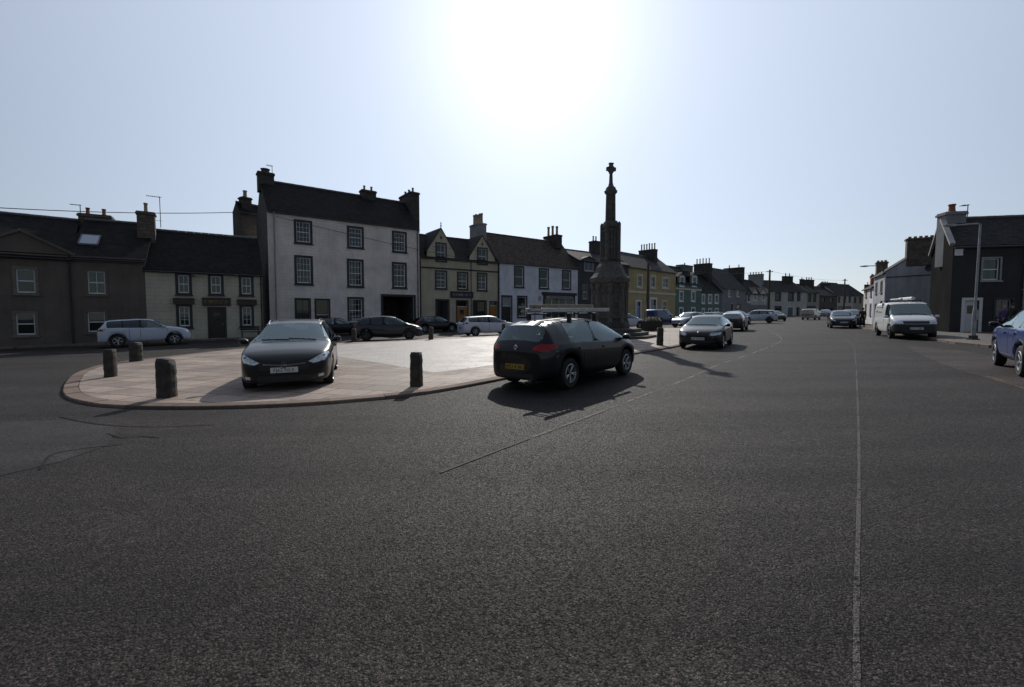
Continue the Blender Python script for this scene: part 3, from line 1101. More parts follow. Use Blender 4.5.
class Car:
    def __init__(self, name, label, cat, x, y, hd, spec, body, detail=2, group='parked cars', glass_m=None, rim=None, fplate=None, rplate=None, clad=False, roof=None, lower_mat=None):
        self.s = spec
        self.detail = detail
        hd = Vector(hd).normalized()
        up = Vector((-GS, 0, 1)).normalized()
        fx = Vector((hd.x, hd.y, GS * hd.x)).normalized()
        ly = up.cross(fx).normalized()
        mat = Matrix((fx, ly, up)).transposed()
        self.root = empty(name, (x, y, gz(x) + 0.004))
        self.root.rotation_euler = mat.to_euler()
        tag(self.root, label, cat, group)
        self.body_mat = body
        self.glass_m = glass_m or M['glass_car']
        self.rim_m = rim or M['alloy']
        self.roof_m = roof
        self.make_body()
        self.make_wheels()
        self.make_inside()
        self.make_details(fplate, rplate, clad, lower_mat)

    def section(self, x):
        s = self.s
        W, belt, top = interp(s['plan'], x), interp(s['belt'], x), interp(s['top'], x)
        belt = min(belt, top - 0.015)
        zl = s['sill'] + 0.05 * max(0, abs(x) - 1.9) * 2
        ra = s['wr'] + 0.065
        arch = False
        for a in s['axles']:
            dx = x - a
            if abs(dx) < ra - 1e-4:
                zl = max(zl, s['wr'] + math.sqrt(ra * ra - dx * dx))
                arch = True
        zl = min(zl, belt - 0.08)
        g = min(1, max(0, (top - belt - 0.06) / 0.28))
        rw = interp(s['roofw'], x)
        if x > s['rf']:
            t = min(1, (x - s['rf']) / (s['cowl'] - s['rf']))
            rw = interp(s['roofw'], s['rf']) * (1 - t) + (W - 0.13) * t
        if x < s['rr']:
            t = min(1, (s['rr'] - x) / (s['rr'] - s['rb']))
            rw = interp(s['roofw'], s['rr']) * (1 - t) + (W - 0.15) * t
        dh = top - belt
        hood = [(W * .95, belt + .35 * dh), (W * .88, belt + .66 * dh), (W * .76, belt + .86 * dh), (W * .42, belt + .97 * dh), (0, top)]
        gb = W * .945
        gh = [(gb, belt + .02), ((gb + rw) / 2 + .025, (belt + top) / 2), (rw, top - .07), (rw * .86, top - .018), (0, top)]
        up_ = [(a[0] * (1 - g) + b[0] * g, a[1] * (1 - g) + b[1] * g) for a, b in zip(hood, gh)]
        lowW = W * .965
        pts = [(0, zl), (max(0.05, W - .24), zl), (lowW, zl), (W, zl + (belt - zl) * .33), (W * 1.0, zl + (belt - zl) * .66), (W * .975, belt - .012)] + up_
        return pts

    def make_body(self):
        s = self.s
        ra = s['wr'] + 0.065
        xs = {p[0] for p in s['top']} | {s['rf'], s['cowl']}
        if s['rr'] > -5:
            xs |= {s['rr'], s['rb']}
        for a in s['axles']:
            for k in (-1.0, -.88, -.62, -.22, .22, .62, .88, 1.0):
                xs.add(a + ra * k)
        for a, b in s['side']:
            xs |= {a, b}
        xs |= {p[0] for p in s['plan'][:3]} | {p[0] for p in s['plan'][-3:]}
        xs = sorted(xs)
        keep = [xs[0]]
        for x in xs[1:]:
            if x - keep[-1] > 0.028:
                keep.append(x)
        xs = keep
        xs[-1] = max(p[0] for p in s['top'])
        # snap key window stations to kept ones
        def near(v):
            return min(xs, key=lambda q: abs(q - v))
        rf, cowl = near(s['rf']), near(s['cowl'])
        rr, rb = (near(s['rr']), near(s['rb'])) if s['rr'] > -5 else (-99, -99)
        sides = [(near(a), near(b)) for a, b in s['side']]
        rings = [self.section(x) for x in xs]
        n = len(rings[0])
        V, faces = [], {'body': [], 'windscreen': [], 'rear_window': [], 'L': {}, 'R': {}, 'roof': [], 'pillar': {}}
        idx = {}
        for i, x in enumerate(xs):
            for j, (y, z) in enumerate(rings[i]):
                for sg in ((1, -1) if y > 1e-6 else (1,)):
                    idx[(i, j, sg)] = len(V)
                    V.append((x, y * sg, z))
                if y <= 1e-6:
                    idx[(i, j, -1)] = idx[(i, j, 1)]
        for i in range(len(xs) - 1):
            xa, xb = xs[i], xs[i + 1]
            for j in range(n - 1):
                for sg in (1, -1):
                    q = [idx[(i, j, sg)], idx[(i + 1, j, sg)], idx[(i + 1, j + 1, sg)], idx[(i, j + 1, sg)]]
                    if sg > 0:
                        q.reverse()
                    key = 'body'
                    if j >= 8 and xa >= rf - 1e-4 and xb <= cowl + 1e-4:
                        key = 'windscreen'
                    elif j >= 8 and xa >= rb - 1e-4 and xb <= rr + 1e-4:
                        key = 'rear_window'
                    elif j in (6, 7):
                        for k, (a, b) in enumerate(sides):
                            if xa >= a - 1e-4 and xb <= b + 1e-4:
                                faces['L' if sg > 0 else 'R'].setdefault(k, []).append(q)
                                key = None
                        if key and len(sides) > 1 and xa >= sides[0][0] - 1e-4 and xb <= sides[-1][1] + 1e-4:
                            kk = sum(1 for (a, b) in sides if xa >= b - 1e-4)
                            faces['pillar'].setdefault((sg, kk), []).append(q)
                            key = None
                    if key == 'body' and self.roof_m and j >= 8 and rr - 0.1 < xa and xb < rf + 0.1:
                        key = 'roof'
                    if key:
                        faces[key].append(q)
        for i, flip in ((0, True), (len(xs) - 1, False)):
            for j in range(n - 1):
                q = [idx[(i, j, 1)], idx[(i, j + 1, 1)], idx[(i, j + 1, -1)], idx[(i, j, -1)]]
                q2 = []
                for a in q:
                    if a not in q2:
                        q2.append(a)
                if len(q2) < 3:
                    continue
                if flip:
                    q2.reverse()
                faces['body'].append(q2)
        lv = 2 if self.detail >= 2 else 1

        def mk(name, fs, mat):
            used = sorted({a for f in fs for a in f})
            mp = {a: k for k, a in enumerate(used)}
            me = bpy.data.meshes.new(name)
            me.from_pydata([V[a] for a in used], [], [[mp[a] for a in f] for f in fs])
            me.polygons.foreach_set('use_smooth', [True] * len(me.polygons))
            me.materials.append(mat)
            o = link(bpy.data.objects.new(name, me), self.root)
            md = o.modifiers.new('smooth', 'SUBSURF')
            md.levels = md.render_levels = lv
            return o
        self.body = mk('body', faces['body'], self.body_mat)
        if faces['roof']:
            mk('roof', faces['roof'], self.roof_m)
        self.glass = []
        for fs in faces['pillar'].values():
            self.glass.append(mk('door_pillar', fs, M['gloss_black']))
        if faces['windscreen']:
            self.glass.append(mk('windscreen', faces['windscreen'], M['glass_car'] if self.glass_m is not M['glass_dark'] else M['glass_car']))
        if faces['rear_window']:
            self.glass.append(mk('rear_window', faces['rear_window'], self.glass_m))
        for sd in 'LR':
            for k, fs in faces[sd].items():
                self.glass.append(mk('side_window', fs, self.glass_m if k < len(sides) - 1 else M['glass_car']))
        bpy.context.view_layer.update()
        dg = bpy.context.evaluated_depsgraph_get()
        vv, ff = [], []
        for o in [self.body] + self.glass:
            ev = o.evaluated_get(dg)
            me = ev.to_mesh()
            b0 = len(vv)
            vv += [v.co.copy() for v in me.vertices]
            ff += [[b0 + a for a in p.vertices] for p in me.polygons]
            ev.to_mesh_clear()
        self.bvh = BVHTree.FromPolygons(vv, ff)
        self.xmin, self.xmax = min(v.x for v in vv), max(v.x for v in vv)

    def hit(self, view, a, b):
        if view == 'front':
            r = self.bvh.ray_cast(Vector((5, a, b)), Vector((-1, 0, 0)))
            if r[0] is not None and r[0].x < self.xmax - .55:
                return None, None
        elif view == 'rear':
            r = self.bvh.ray_cast(Vector((-5, a, b)), Vector((1, 0, 0)))
            if r[0] is not None and r[0].x > self.xmin + .4:
                return None, None
        elif view == 'left':
            r = self.bvh.ray_cast(Vector((a, 4, b)), Vector((0, -1, 0)))
        elif view == 'right':
            r = self.bvh.ray_cast(Vector((a, -4, b)), Vector((0, 1, 0)))
        else:
            r = self.bvh.ray_cast(Vector((a, b, 5)), Vector((0, 0, -1)))
        return (r[0], r[1]) if r[0] is not None else (None, None)

    def patch(self, name, polys, view, mat, off=0.006, step=0.07, parent=None):
        """a panel that follows the bodywork, given as outline(s) seen from one side"""
        bm = bmesh.new()
        for poly in polys:
            vs = [bm.verts.new((p[0], p[1], 0)) for p in poly]
            bm.faces.new(vs)
        for ax in (0, 1):
            lo = min(v.co[ax] for v in bm.verts)
            hi = max(v.co[ax] for v in bm.verts)
            k = int((hi - lo) / step)
            for i in range(1, k + 1):
                c = lo + (hi - lo) * i / (k + 1)
                no = Vector((1, 0, 0)) if ax == 0 else Vector((0, 1, 0))
                bmesh.ops.bisect_plane(bm, geom=bm.verts[:] + bm.edges[:] + bm.faces[:], plane_co=no * c, plane_no=no)
        bad = []
        cen = Vector((0, 0, 0))
        base = {}
        for v in bm.verts:
            p, nr = self.hit(view, v.co.x, v.co.y)
            tries = 0
            while p is None and tries < 12 and view in ('front', 'rear'):
                tries += 1
                p, nr = self.hit(view, v.co.x * (1 - .015 * tries), v.co.y)
            if p is None:
                bad.append(v)
                continue
            if nr.dot({'front': Vector((1, 0, 0)), 'rear': Vector((-1, 0, 0)), 'left': Vector((0, 1, 0)), 'right': Vector((0, -1, 0)), 'top': Vector((0, 0, 1))}[view]) < 0:
                nr = -nr
            base[v] = (p, nr)
        if bad:
            bmesh.ops.delete(bm, geom=bad, context='VERTS')
        for v in bm.verts:
            p, nr = base[v]
            v.co = p + nr * off
        nrm = {v.index: None for v in bm.verts}
        # skirt so the panel has an edge and no gap behind it
        be = [e for e in bm.edges if e.is_boundary]
        r = bmesh.ops.extrude_edge_only(bm, edges=be)
        nv = [g for g in r['geom'] if isinstance(g, bmesh.types.BMVert)]
        for v in nv:
            p, _, _, _ = self.bvh.find_nearest(v.co)
            if p is not None:
                d = (v.co - p)
                v.co = p - d.normalized() * 0.012 if d.length > 1e-6 else p
        bmesh.ops.recalc_face_normals(bm, faces=bm.faces)
        me = bpy.data.meshes.new(name)
        bm.to_mesh(me)
        bm.free()
        me.polygons.foreach_set('use_smooth', [True] * len(me.polygons))
        try:
            me.set_sharp_from_angle(angle=R(40))
        except Exception:
            pass
        me.materials.append(mat)
        return link(bpy.data.objects.new(name, me), parent or self.root)

    def make_wheels(self):
        s = self.s
        wr, w = s['wr'], 0.21
        t = MB()
        prof = [(wr * .62, -w / 2 + .01), (wr * .90, -w / 2), (wr * .985, -w / 2 + .03), (wr, -w / 4), (wr, w / 4), (wr * .985, w / 2 - .03), (wr * .90, w / 2), (wr * .64, w / 2 - .012), (wr * .60, w / 2 - .03), (wr * .60, -w / 2 + .02)]
        n = 28 if self.detail >= 2 else 16
        rings = [[(r * math.cos(2 * math.pi * i / n), z, r * math.sin(2 * math.pi * i / n)) for i in range(n)] for r, z in prof]
        t.loft(rings + [rings[0]], cap=False)
        rim = MB()
        rr = wr * .64
        rings = [[(r * math.cos(2 * math.pi * i / n), z, r * math.sin(2 * math.pi * i / n)) for i in range(n)] for r, z in [(rr, w / 2 - .015), (rr * .93, w / 2 - .005), (rr * .88, w / 2 - .03), (rr * .86, .0)]]
        rim.loft(rings, cap=False)
        for i in range(5):
            a = 2 * math.pi * i / 5 + .3
            for da in (-.13, .13):
                p0 = (rr * .12 * math.cos(a), w / 2 - .045, rr * .12 * math.sin(a))
                p1 = (rr * .92 * math.cos(a + da), w / 2 - .03, rr * .92 * math.sin(a + da))
                rim.tube([p0, p1], rr * .075, 6)
        rim.lathe([(0, 0), (rr * .2, 0), (rr * .2, .03), (0, .035)], 12)
        k = len(rim.v) - 48
        for i in range(k, len(rim.v)):
            x, y, z = rim.v[i]
            rim.v[i] = (x, w / 2 - .05 + z, y)
        disc = MB()
        disc.loft([[(rr * .87 * math.cos(2 * math.pi * i / n), z, rr * .87 * math.sin(2 * math.pi * i / n)) for i in range(n)] for z in (-.02, .0)])
        first = None
        for ax in s['axles']:
            for sg in (1, -1):
                W = interp(s['plan'], ax)
                yy = sg * (W - w / 2 - .012)
                if first is None:
                    o = t.build('wheel', M['tyre'], self.root, True)
                    r_ = rim.build('rim', self.rim_m, o, True)
                    d_ = disc.build('brake_disc', M['gloss_black'], o)
                    first = (o, r_, d_)
                else:
                    o = first[0].copy()
                    link(o, self.root)
                    for c in first[1:]:
                        cc = c.copy()
                        link(cc, o)
                o.location = (ax, yy, wr)
                o.rotation_euler = (0, 0.4 * ax, math.pi if sg < 0 else 0)

    def make_inside(self):
        s = self.s
        m = MB()
        x0, x1 = (s['rb'] + .35 if s['rb'] > -5 else -2.2), s['cowl'] - .12
        zb = interp(s['belt'], 0)
        W = .74 * interp(s['plan'], 0) / .9
        zf = s['sill'] + .12
        # dark tub closes the shell under the windows
        ra = s['axles'][1] + s['wr'] + .1
        m.box(ra, s['axles'][0] - s['wr'] - .12, -W, W, zf, zf + .05)
        m.box(x0, ra, -W, W, zf + .42, zf + .46)
        m.box(x1 - .35, x1, -W, W, zb - .25, zb + .02)
        sg = 1
        seatx = [.05] if s['rb'] < -5 else [.05, -.85]
        for sx in seatx:
            for y in (-.37, .37):
                m.loft([[(sx - .1, y - .24, zf + .1), (sx + .45, y - .24, zf + .14), (sx + .45, y + .24, zf + .14), (sx - .1, y + .24, zf + .1)],
                        [(sx - .12, y - .23, zf + .3), (sx + .45, y - .22, zf + .34), (sx + .45, y + .22, zf + .34), (sx - .12, y + .23, zf + .3)]])
                m.loft([[(sx - .12, y - .23, zf + .2), (sx + .06, y - .23, zf + .2), (sx + .06, y + .23, zf + .2), (sx - .12, y + .23, zf + .2)],
                        [(sx - .26, y - .19, zf + .78), (sx - .14, y - .19, zf + .78), (sx - .14, y + .19, zf + .78), (sx - .26, y + .19, zf + .78)]])
                m.loft([[(sx - .27, y - .11, zf + .80), (sx - .17, y - .11, zf + .80), (sx - .17, y + .11, zf + .80), (sx - .27, y + .11, zf + .80)],
                        [(sx - .29, y - .1, zf + 1.0), (sx - .2, y - .1, zf + 1.0), (sx - .2, y + .1, zf + 1.0), (sx - .29, y + .1, zf + 1.0)]])
        if s['rb'] < -5:
            m.box(-.45, -.40, -W - .08, W + .08, zf, interp(s['top'], -.4) - .06)
        m.build('interior', M['seat'], self.root, bevel=.015 if self.detail >= 2 else 0)

    def plate(self, view, zc, txt, mat):
        p, _ = self.hit(view, 0, zc)
        if p is None:
            return
        sg = 1 if view == 'front' else -1
        px = p.x + sg * .012
        m = MB()
        m.box(px - .012, px + .012, -.26, .26, zc - .056, zc + .056)
        o = m.build('number_plate', mat, self.root, bevel=.004)
        if txt == '':
            # characters too small to read in the photograph: worn uneven strokes
            t = MB()
            r2 = random.Random(int(self.xmax * 977) + int(zc * 100))
            for i in range(7):
                y = -.215 + i * .066 + (.02 if i > 3 else -.01)
                xx0, xx1 = sorted((px + sg * .0126, px + sg * .0136))
                t.box(xx0, xx1, y - .018, y - .006, zc - .036, zc + .036)
                if r2.random() < .7:
                    t.box(xx0, xx1, y + .012, y + .024, zc - .036, zc + .036)
                e = r2.choice((.024, -.036, -.006))
                t.box(xx0, xx1, y - .005, y + .011, zc + e, zc + e + .012)
            t.build('lettering', M['plate_text'], o)
        if txt:
            me = text_mesh(txt, .105)
            me.materials.append(M['plate_text'])
            t = link(bpy.data.objects.new('lettering', me), o)
            t.location = (px + sg * .0135, 0, zc - .002)
            t.rotation_euler = (math.pi / 2, 0, math.pi / 2 * sg)

    def make_details(self, fplate, rplate, clad, lower_mat):
        s = self.s
        mir = lambda P: [(-a, b) for a, b in reversed(P)]
        rev = lambda P: list(reversed(P))
        for P_ in (s['head'], mir(s['head'])):
            o = self.patch('headlight', [P_], 'front', M['lamp_clear'], .006)
        for P_ in (s['tail'], mir(s['tail'])):
            self.patch('tail_light', [P_], 'rear', M['lamp_red'], .008)
        self.patch('grille', [s['grille']], 'front', M['trim_plastic'], .004)
        self.patch('front_bumper', [s['lower']], 'front', lower_mat or M['trim_plastic'], .010, .035)
        if fplate is not None:
            self.plate('front', s['fplate'][0], fplate[0], M['plate_white'])
        if rplate is not None:
            self.plate('rear', s['rplate'][0], rplate[0], M['plate_yellow'])
        # mirrors
        mx = s['cowl'] - .32
        zb = interp(s['belt'], mx) + .10
        for sg in (1, -1):
            W = interp(s['plan'], mx) * .945
            m = MB()
            rings = []
            for t_, r_ in ((0, .35), (.25, .85), (.6, 1.0), (.9, .8), (1.0, .4)):
                rings.append([(mx + .05 - .11 * math.cos(a) * r_ * .8, sg * (W + .03 + .19 * t_), zb + .075 * math.sin(a) * r_) for a in [2 * math.pi * i / 10 for i in range(10)]])
            m.loft(rings)
            m.box(mx - .02, mx + .08, min(sg * (W - .03), sg * (W + .08)), max(sg * (W - .03), sg * (W + .08)), zb - .06, zb - .02)
            m.build('door_mirror', self.body_mat if not clad else M['gloss_black'], self.root, True)
        if self.detail < 1:
            return
        # door shuts and handles
        zs = s['sill'] + .1
        cuts = [s['side'][-1][0] - .045, s['side'][-1][1] + .02]
        if len(s['side']) > 1:
            cuts.append(s['axles'][1] + s['wr'] + .16)
        for view in ('left', 'right'):
            for c in cuts:
                zt = interp(s['belt'], c) - .02
                if any(abs(c - a) < s['wr'] + .08 for a in s['axles']):
                    zb_ = s['wr'] * 2 + .14
                else:
                    zb_ = zs
                if zt - zb_ > .1:
                    self.patch('door_seam', [[(c - .009, zb_), (c + .009, zb_), (c + .009, zt), (c - .009, zt)]], view, M['gloss_black'], .0015, .09)
            for (hx, hz) in s['handles']:
                self.patch('door_handle', [[(hx - .1, hz - .018), (hx + .1, hz - .018), (hx + .1, hz + .018), (hx - .1, hz + .018)]], view, self.body_mat, .03, .09)
            if clad:
                ra = s['wr'] + .065
                for a in s['axles']:
                    P_ = []
                    angs = [math.pi * i / 12 for i in range(13)]
                    for i in range(12):
                        c0, c1 = angs[i], angs[i + 1]
                        q = [(a + ra * math.cos(c0) * .99, s['wr'] + ra * math.sin(c0) * .99), (a + (ra + .07) * math.cos(c0), s['wr'] + (ra + .07) * math.sin(c0)),
                             (a + (ra + .07) * math.cos(c1), s['wr'] + (ra + .07) * math.sin(c1)), (a + ra * math.cos(c1) * .99, s['wr'] + ra * math.sin(c1) * .99)]
                        P_.append(q)
                    self.patch('arch_trim', P_, view, M['trim_plastic'], .012, .2)
                self.patch('sill_trim', [[(s['axles'][1] + ra, s['sill'] + .02), (s['axles'][0] - ra, s['sill'] + .02), (s['axles'][0] - ra, s['sill'] + .13), (s['axles'][1] + ra, s['sill'] + .13)]], view, M['trim_plastic'], .01, .12)
        # wipers
        if s['cowl']:
            for (y0, y1) in ((.55, -.05), (-.02, -.6)):
                pts = []
                for k in range(5):
                    yy = y0 + (y1 - y0) * k / 4
                    xx = s['cowl'] - .05 - .05 * k / 4
                    p, nr = self.hit('top', xx, yy)
                    if p:
                        pts.append((p.x, p.y, p.z + .012))
                if len(pts) > 1:
                    m = MB()
                    m.tube(pts, .009, 5)
                    m.build('wiper', M['trim_plastic'], self.root)


cars = {}

# ------------------------------------------------------------------ the vehicles
SDIR = (0.56, 0.83)
A_H = (0.342, -0.94)
# estate facing the camera on the paved island
astra = Car('estate_car', 'dark charcoal car facing us on the flagstone island, white front plate', 'car', -5.55, 11.19, A_H,
            variant(ESTATE, 1.0, 1.045, 1.03, head=[(.46, .66), (.56, .62), (.78, .66), (.86, .80), (.82, .845), (.64, .755)],
                    grille=[(-.46, .50), (.46, .50), (.50, .665), (-.50, .665)], lower=[(-.55, .22), (.55, .22), (.50, .38), (-.50, .38)], fplate=(.50, .26)),
            M['car_charcoal'], 2, fplate=('FJ62 NLK',), rplate=('FJ62 NLK',), glass_m=M['glass_car'])
# chrome wing bar, badge, fog lights, roof rails
astra.patch('grille_bar', [[(-.40, .617), (0, .577), (.40, .617), (.40, .637), (0, .612), (-.40, .637)]], 'front', M['chrome'], .014, .06)
b = MB()
p, _ = astra.hit('front', 0, .60)
rg = [[(p.x + .02 + dx, .062 * math.cos(a) * k, .60 + .062 * math.sin(a) * k) for a in [2 * math.pi * i / 18 for i in range(18)]] for dx, k in ((0, 1), (.012, 1), (.012, .78), (.0, .78))]
b.loft(rg + [rg[0]], cap=False)
b.bar((p.x + .028, -.045, .61), (p.x + .028, .045, .59), .02, .012)
b.build('badge', M['chrome'], astra.root, True)
for sg in (1, -1):
    pol = [(sg * .64, .31), (sg * .75, .32), (sg * .75, .38), (sg * .65, .37)]
    astra.patch('fog_light', [pol if sg > 0 else pol[::-1]], 'front', M['lamp_clear'], .008)
    r_ = MB()
    pts = []
    for k in range(9):
        xx = -1.75 + 2.1 * k / 8
        pp, _ = astra.hit('top', xx, sg * .565)
        if pp:
            pts.append((pp.x, pp.y, pp.z + (.035 if 0 < k < 8 else .0)))
    r_.tube(pts, .016, 6)
    r_.build('roof_rail', M['chrome'], astra.root, True)

B_H = Vector((0.655, 0.755)).normalized()
bravo = Car('hatchback_car', 'black hatchback seen from behind with ladders on its roof, yellow rear plate', 'car', 1.48, 10.72, B_H,
            variant(HATCH, .96, .985, .98, top=[(-2.14, .82), (-2.1, .95), (-2.03, 1.06), (-1.82, 1.37), (-1.5, 1.45), (-.4, 1.50), (.1, 1.48), (.5, 1.40), (1.30, 1.02), (1.55, .955), (1.82, .87), (1.97, .77), (2.06, .64)], cowl=1.30, rf=.5, rr=-1.82, rb=-2.03, roofw=[(-1.82, .57), (-.4, .61), (.5, .60)], side=[(-1.30, -.36), (-.27, 1.12)],
                    tail=[(.44, .86), (.78, .82), (.83, .88), (.80, .98), (.60, .98), (.47, .93)], rplate=(.50, .26)),
            M['car_navy'], 2, fplate=('',), rplate=('',), glass_m=M['glass_car'])
for view in ('left', 'right'):
    bravo.patch('tail_light', [[(-2.0, .85), (-1.82, .88), (-1.74, .94), (-1.84, .975), (-2.0, .965)]], view, M['lamp_red'], .008)
b = MB()
p, nr = bravo.hit('rear', 0, .90)
rg = [[(p.x - .012 - dx, .055 * math.cos(a) * k, .90 + .055 * math.sin(a) * k) for a in [2 * math.pi * i / 16 for i in range(16)]] for dx, k in ((0, 1), (.012, .9), (.014, .1))]
b.loft(rg)
b.build('badge', M['chrome'], bravo.root, True)
m = MB()
pp, _ = bravo.hit('top', -1.45, 0)
m.lathe([(.03, pp.z - .01), (.028, pp.z + .02), (.008, pp.z + .03), (.004, pp.z + .32), (0, pp.z + .325)], 8, -1.45, 0)
m.build('antenna', M['trim_plastic'], bravo.root)
m = MB()
for sx in (-.95, .15):
    zt = interp(bravo.s['top'], sx)
    m.box(sx - .03, sx + .03, -.62, .62, zt + .10, zt + .135)
    for sg in (1, -1):
        m.box(sx - .04, sx + .04, sg * .57 - .04, sg * .57 + .04, zt - .10, zt + .10)
m.build('roof_rack', M['trim_plastic'], bravo.root, bevel=.006)
bravo.patch('bumper_insert', [[(-.45, .28), (.45, .28), (.5, .36), (-.5, .36)]], 'rear', M['trim_plastic'], .006)
m = MB()
m.tube([(-2.05, -.42, .24), (-2.2, -.42, .235)], .035, 10)
m.build('exhaust', M['chrome'], bravo.root)


def on_car(car, x, y, z):
    return car.root.matrix_world @ Vector((x, y, z))


bpy.context.view_layer.update()
def rungs_ladder(label, x0, x1, yc, z, w, mat, n):
    o = empty('ladder', bravo.root.location)
    o.rotation_euler = bravo.root.rotation_euler
    tag(o, label, 'ladder')
    for sg in (1, -1):
        m = MB()
        m.box(x0, x1, yc + sg * w / 2 - .017, yc + sg * w / 2 + .017, z, z + .085)
        m.build('stile', mat, o, bevel=.004)
    first = None
    for i in range(n):
        xx = x0 + .12 + (x1 - x0 - .24) * i / (n - 1)
        if first is None:
            m = MB()
            m.tube([(0, yc - w / 2 + .017, z + .043), (0, yc + w / 2 - .017, z + .043)], .016, 6)
            first = m.build('rung', mat, o)
            first.location.x = xx
        else:
            c = first.copy()
            link(c, o)
            c.location.x = xx
    return o


M['ladder_wood'] = simple('ladder_timber', (0.30, 0.25, 0.19), 0.7, var=0.3, scale=10)
M['ladder_alu'] = simple('ladder_aluminium', (0.45, 0.45, 0.45), 0.4, 0.7, var=0.15)
zr_ = interp(bravo.s['top'], -.4) + .135
rungs_ladder('long aluminium ladder lying on the roof rack of the black hatchback', -1.75, 1.15, -.20, zr_, .42, M['ladder_alu'], 12)
rungs_ladder('short timber ladder lying on top of the aluminium ladder on the black hatchback', -1.55, .55, -.12, zr_ + .088, .36, M['ladder_wood'], 8)
pl = MB()
pl.box(-1.35, 1.0, .30, .50, zr_ + .002, zr_ + .04)
po = pl.build('scaffold_plank', M['ladder_wood'], None, bevel=.004)
po.location = bravo.root.location
po.rotation_euler = bravo.root.rotation_euler
tag(po, 'flat scaffold plank strapped beside the ladders on the black hatchback roof', 'plank')

bmw = Car('hatchback_car', 'dark car facing us on the road edge just beyond the market cross', 'car', 8.97, 19.9, (-.56, -.83),
          variant(HATCH, .97, .965, .99, head=[(.44, .60), (.56, .575), (.80, .62), (.84, .70), (.78, .72), (.5, .69)],
                  grille=[(-.30, .56), (-.03, .56), (.03, .56), (.30, .56), (.28, .68), (-.28, .68)], lower=[(-.70, .23), (.70, .23), (.66, .37), (-.66, .37)], fplate=(.45, .26)),
          M['car_navy'], 2, fplate=('',), rplate=('',))
m = MB()
p, _ = bmw.hit('front', 0, .715)
if p:
    rg = [[(p.x + .006 + dx, .04 * math.cos(a) * k, .715 + .04 * math.sin(a) * k) for a in [2 * math.pi * i / 14 for i in range(14)]] for dx, k in ((0, 1), (.01, .9), (.011, .1))]
    m.loft(rg)
    m.build('badge', M['chrome'], bmw.root, True)

Car('hatchback_car', 'black car with pale silver roof, its rear towards us behind the dark hatchback', 'car', 18.0, 35.2, SDIR,
    variant(HATCH, .97, 1.0, .99), M['car_black'], 1, rplate=('',), roof=M['car_silver'])  # silver roof panel on a black body
Car('small_car', 'pale silver small car parked side-on between the blue van and the dark car', 'car', 17.6, 43.0, (-.86, -.5),
    SMALL, M['car_silver'], 1, fplate=('',), rplate=('',))
Car('estate_car', 'dark estate car whose roof shows over the pale silver small car', 'car', 21.9, 46.5, (.8, .6),
    ESTATE, M['car_charcoal'], 1)
Car('estate_car', 'white car whose roof shows behind the black car with the silver roof', 'car', 26.2, 50.5, (.75, .66),
    variant(ESTATE, 1, 1.04), M['car_white'], 1)
Car('suv_car', 'white tall car parked in front of the twin gabled cottage, left of the pole', 'car', 30.2, 53.6, (-.86, .5),
    SUV, M['car_white'], 1, rplate=('',), rim=M['alloy_dark'])
Car('hatchback_car', 'black car parked at the foot of the telegraph pole', 'car', 37.8, 62.5, (-.2, -1.0), HATCH, M['car_black'], 1)
Car('small_van', 'beige boxy van standing in the road before the cream house with dark shopfront', 'van', 45.8, 66.5, (.75, .66),
    variant(VAN, .82, .86, .95), M['van_beige'], 1, rplate=('',))
Car('hatchback_car', 'pale grey car far down the street before the shadowed brown house', 'car', 66.5, 92.0, (.8, .6), HATCH, M['car_silver'], 1)
Car('hatchback_car', 'dark car facing us on the far side of the road, beyond the white van', 'car', 28.2, 37.2, (-.53, -.85), HATCH, M['car_slate'], 1, fplate=('',))
Car('hatchback_car', 'dark car half hidden behind the dark car beyond the white van', 'car', 32.3, 41.4, (-.53, -.85), variant(HATCH, 1, 1.03), M['car_slate'], 1)

van = Car('delivery_van', 'white panel van with a black front bumper and roof tube, parked before the grey gable', 'van', 21.65, 24.0, (-.50, -.87),
          VAN, M['van_white'], 2, fplate=('',), rim=M['alloy_dark'])
m = MB()
z_ = 1.955
for sx in (-1.5, -.2):
    m.box(sx - .03, sx + .03, -.74, .74, z_ + .05, z_ + .085)
    for sg in (1, -1):
        m.box(sx - .04, sx + .04, sg * .70 - .04, sg * .70 + .04, z_ - .12, z_ + .05)
m.build('roof_rack', M['trim_plastic'], van.root)
m = MB()
m.tube([(-2.1, .25, z_ + .17), (.55, .25, z_ + .17)], .085, 12)
o = m.build('pipe_carrier', M['van_white'], None, True)
o.location = van.root.location
o.rotation_euler = van.root.rotation_euler
tag(o, 'pale pipe carrier tube lying on the roof rack of the white panel van', 'pipe tube')
m = MB()
m.tube([(-1.9, -.18, z_ + .14), (.35, -.18, z_ + .14)], .055, 10)
o = m.build('pipe_carrier', M['trim_grey'], None, True)
o.location = van.root.location
o.rotation_euler = van.root.rotation_euler
tag(o, 'thinner grey tube on the roof rack of the white panel van', 'pipe tube')
# signwriting on the side, too small to read in the photograph
for (x0, x1, z0, z1) in ((-1.9, -.25, 1.62, 1.68), (-1.9, -1.3, 1.36, 1.46), (-1.15, -.35, 1.34, 1.42)):
    for view in ('right',):
        quads = []
        x = x0
        r2 = random.Random(5)
        while x < x1:
            w_ = r2.uniform(.04, .09)
            quads.append([(x, z0), (x + w_, z0), (x + w_, z1), (x, z1)])
            x += w_ + .03
        van.patch('signwriting', quads, view, M['van_letter'], .003, .12)

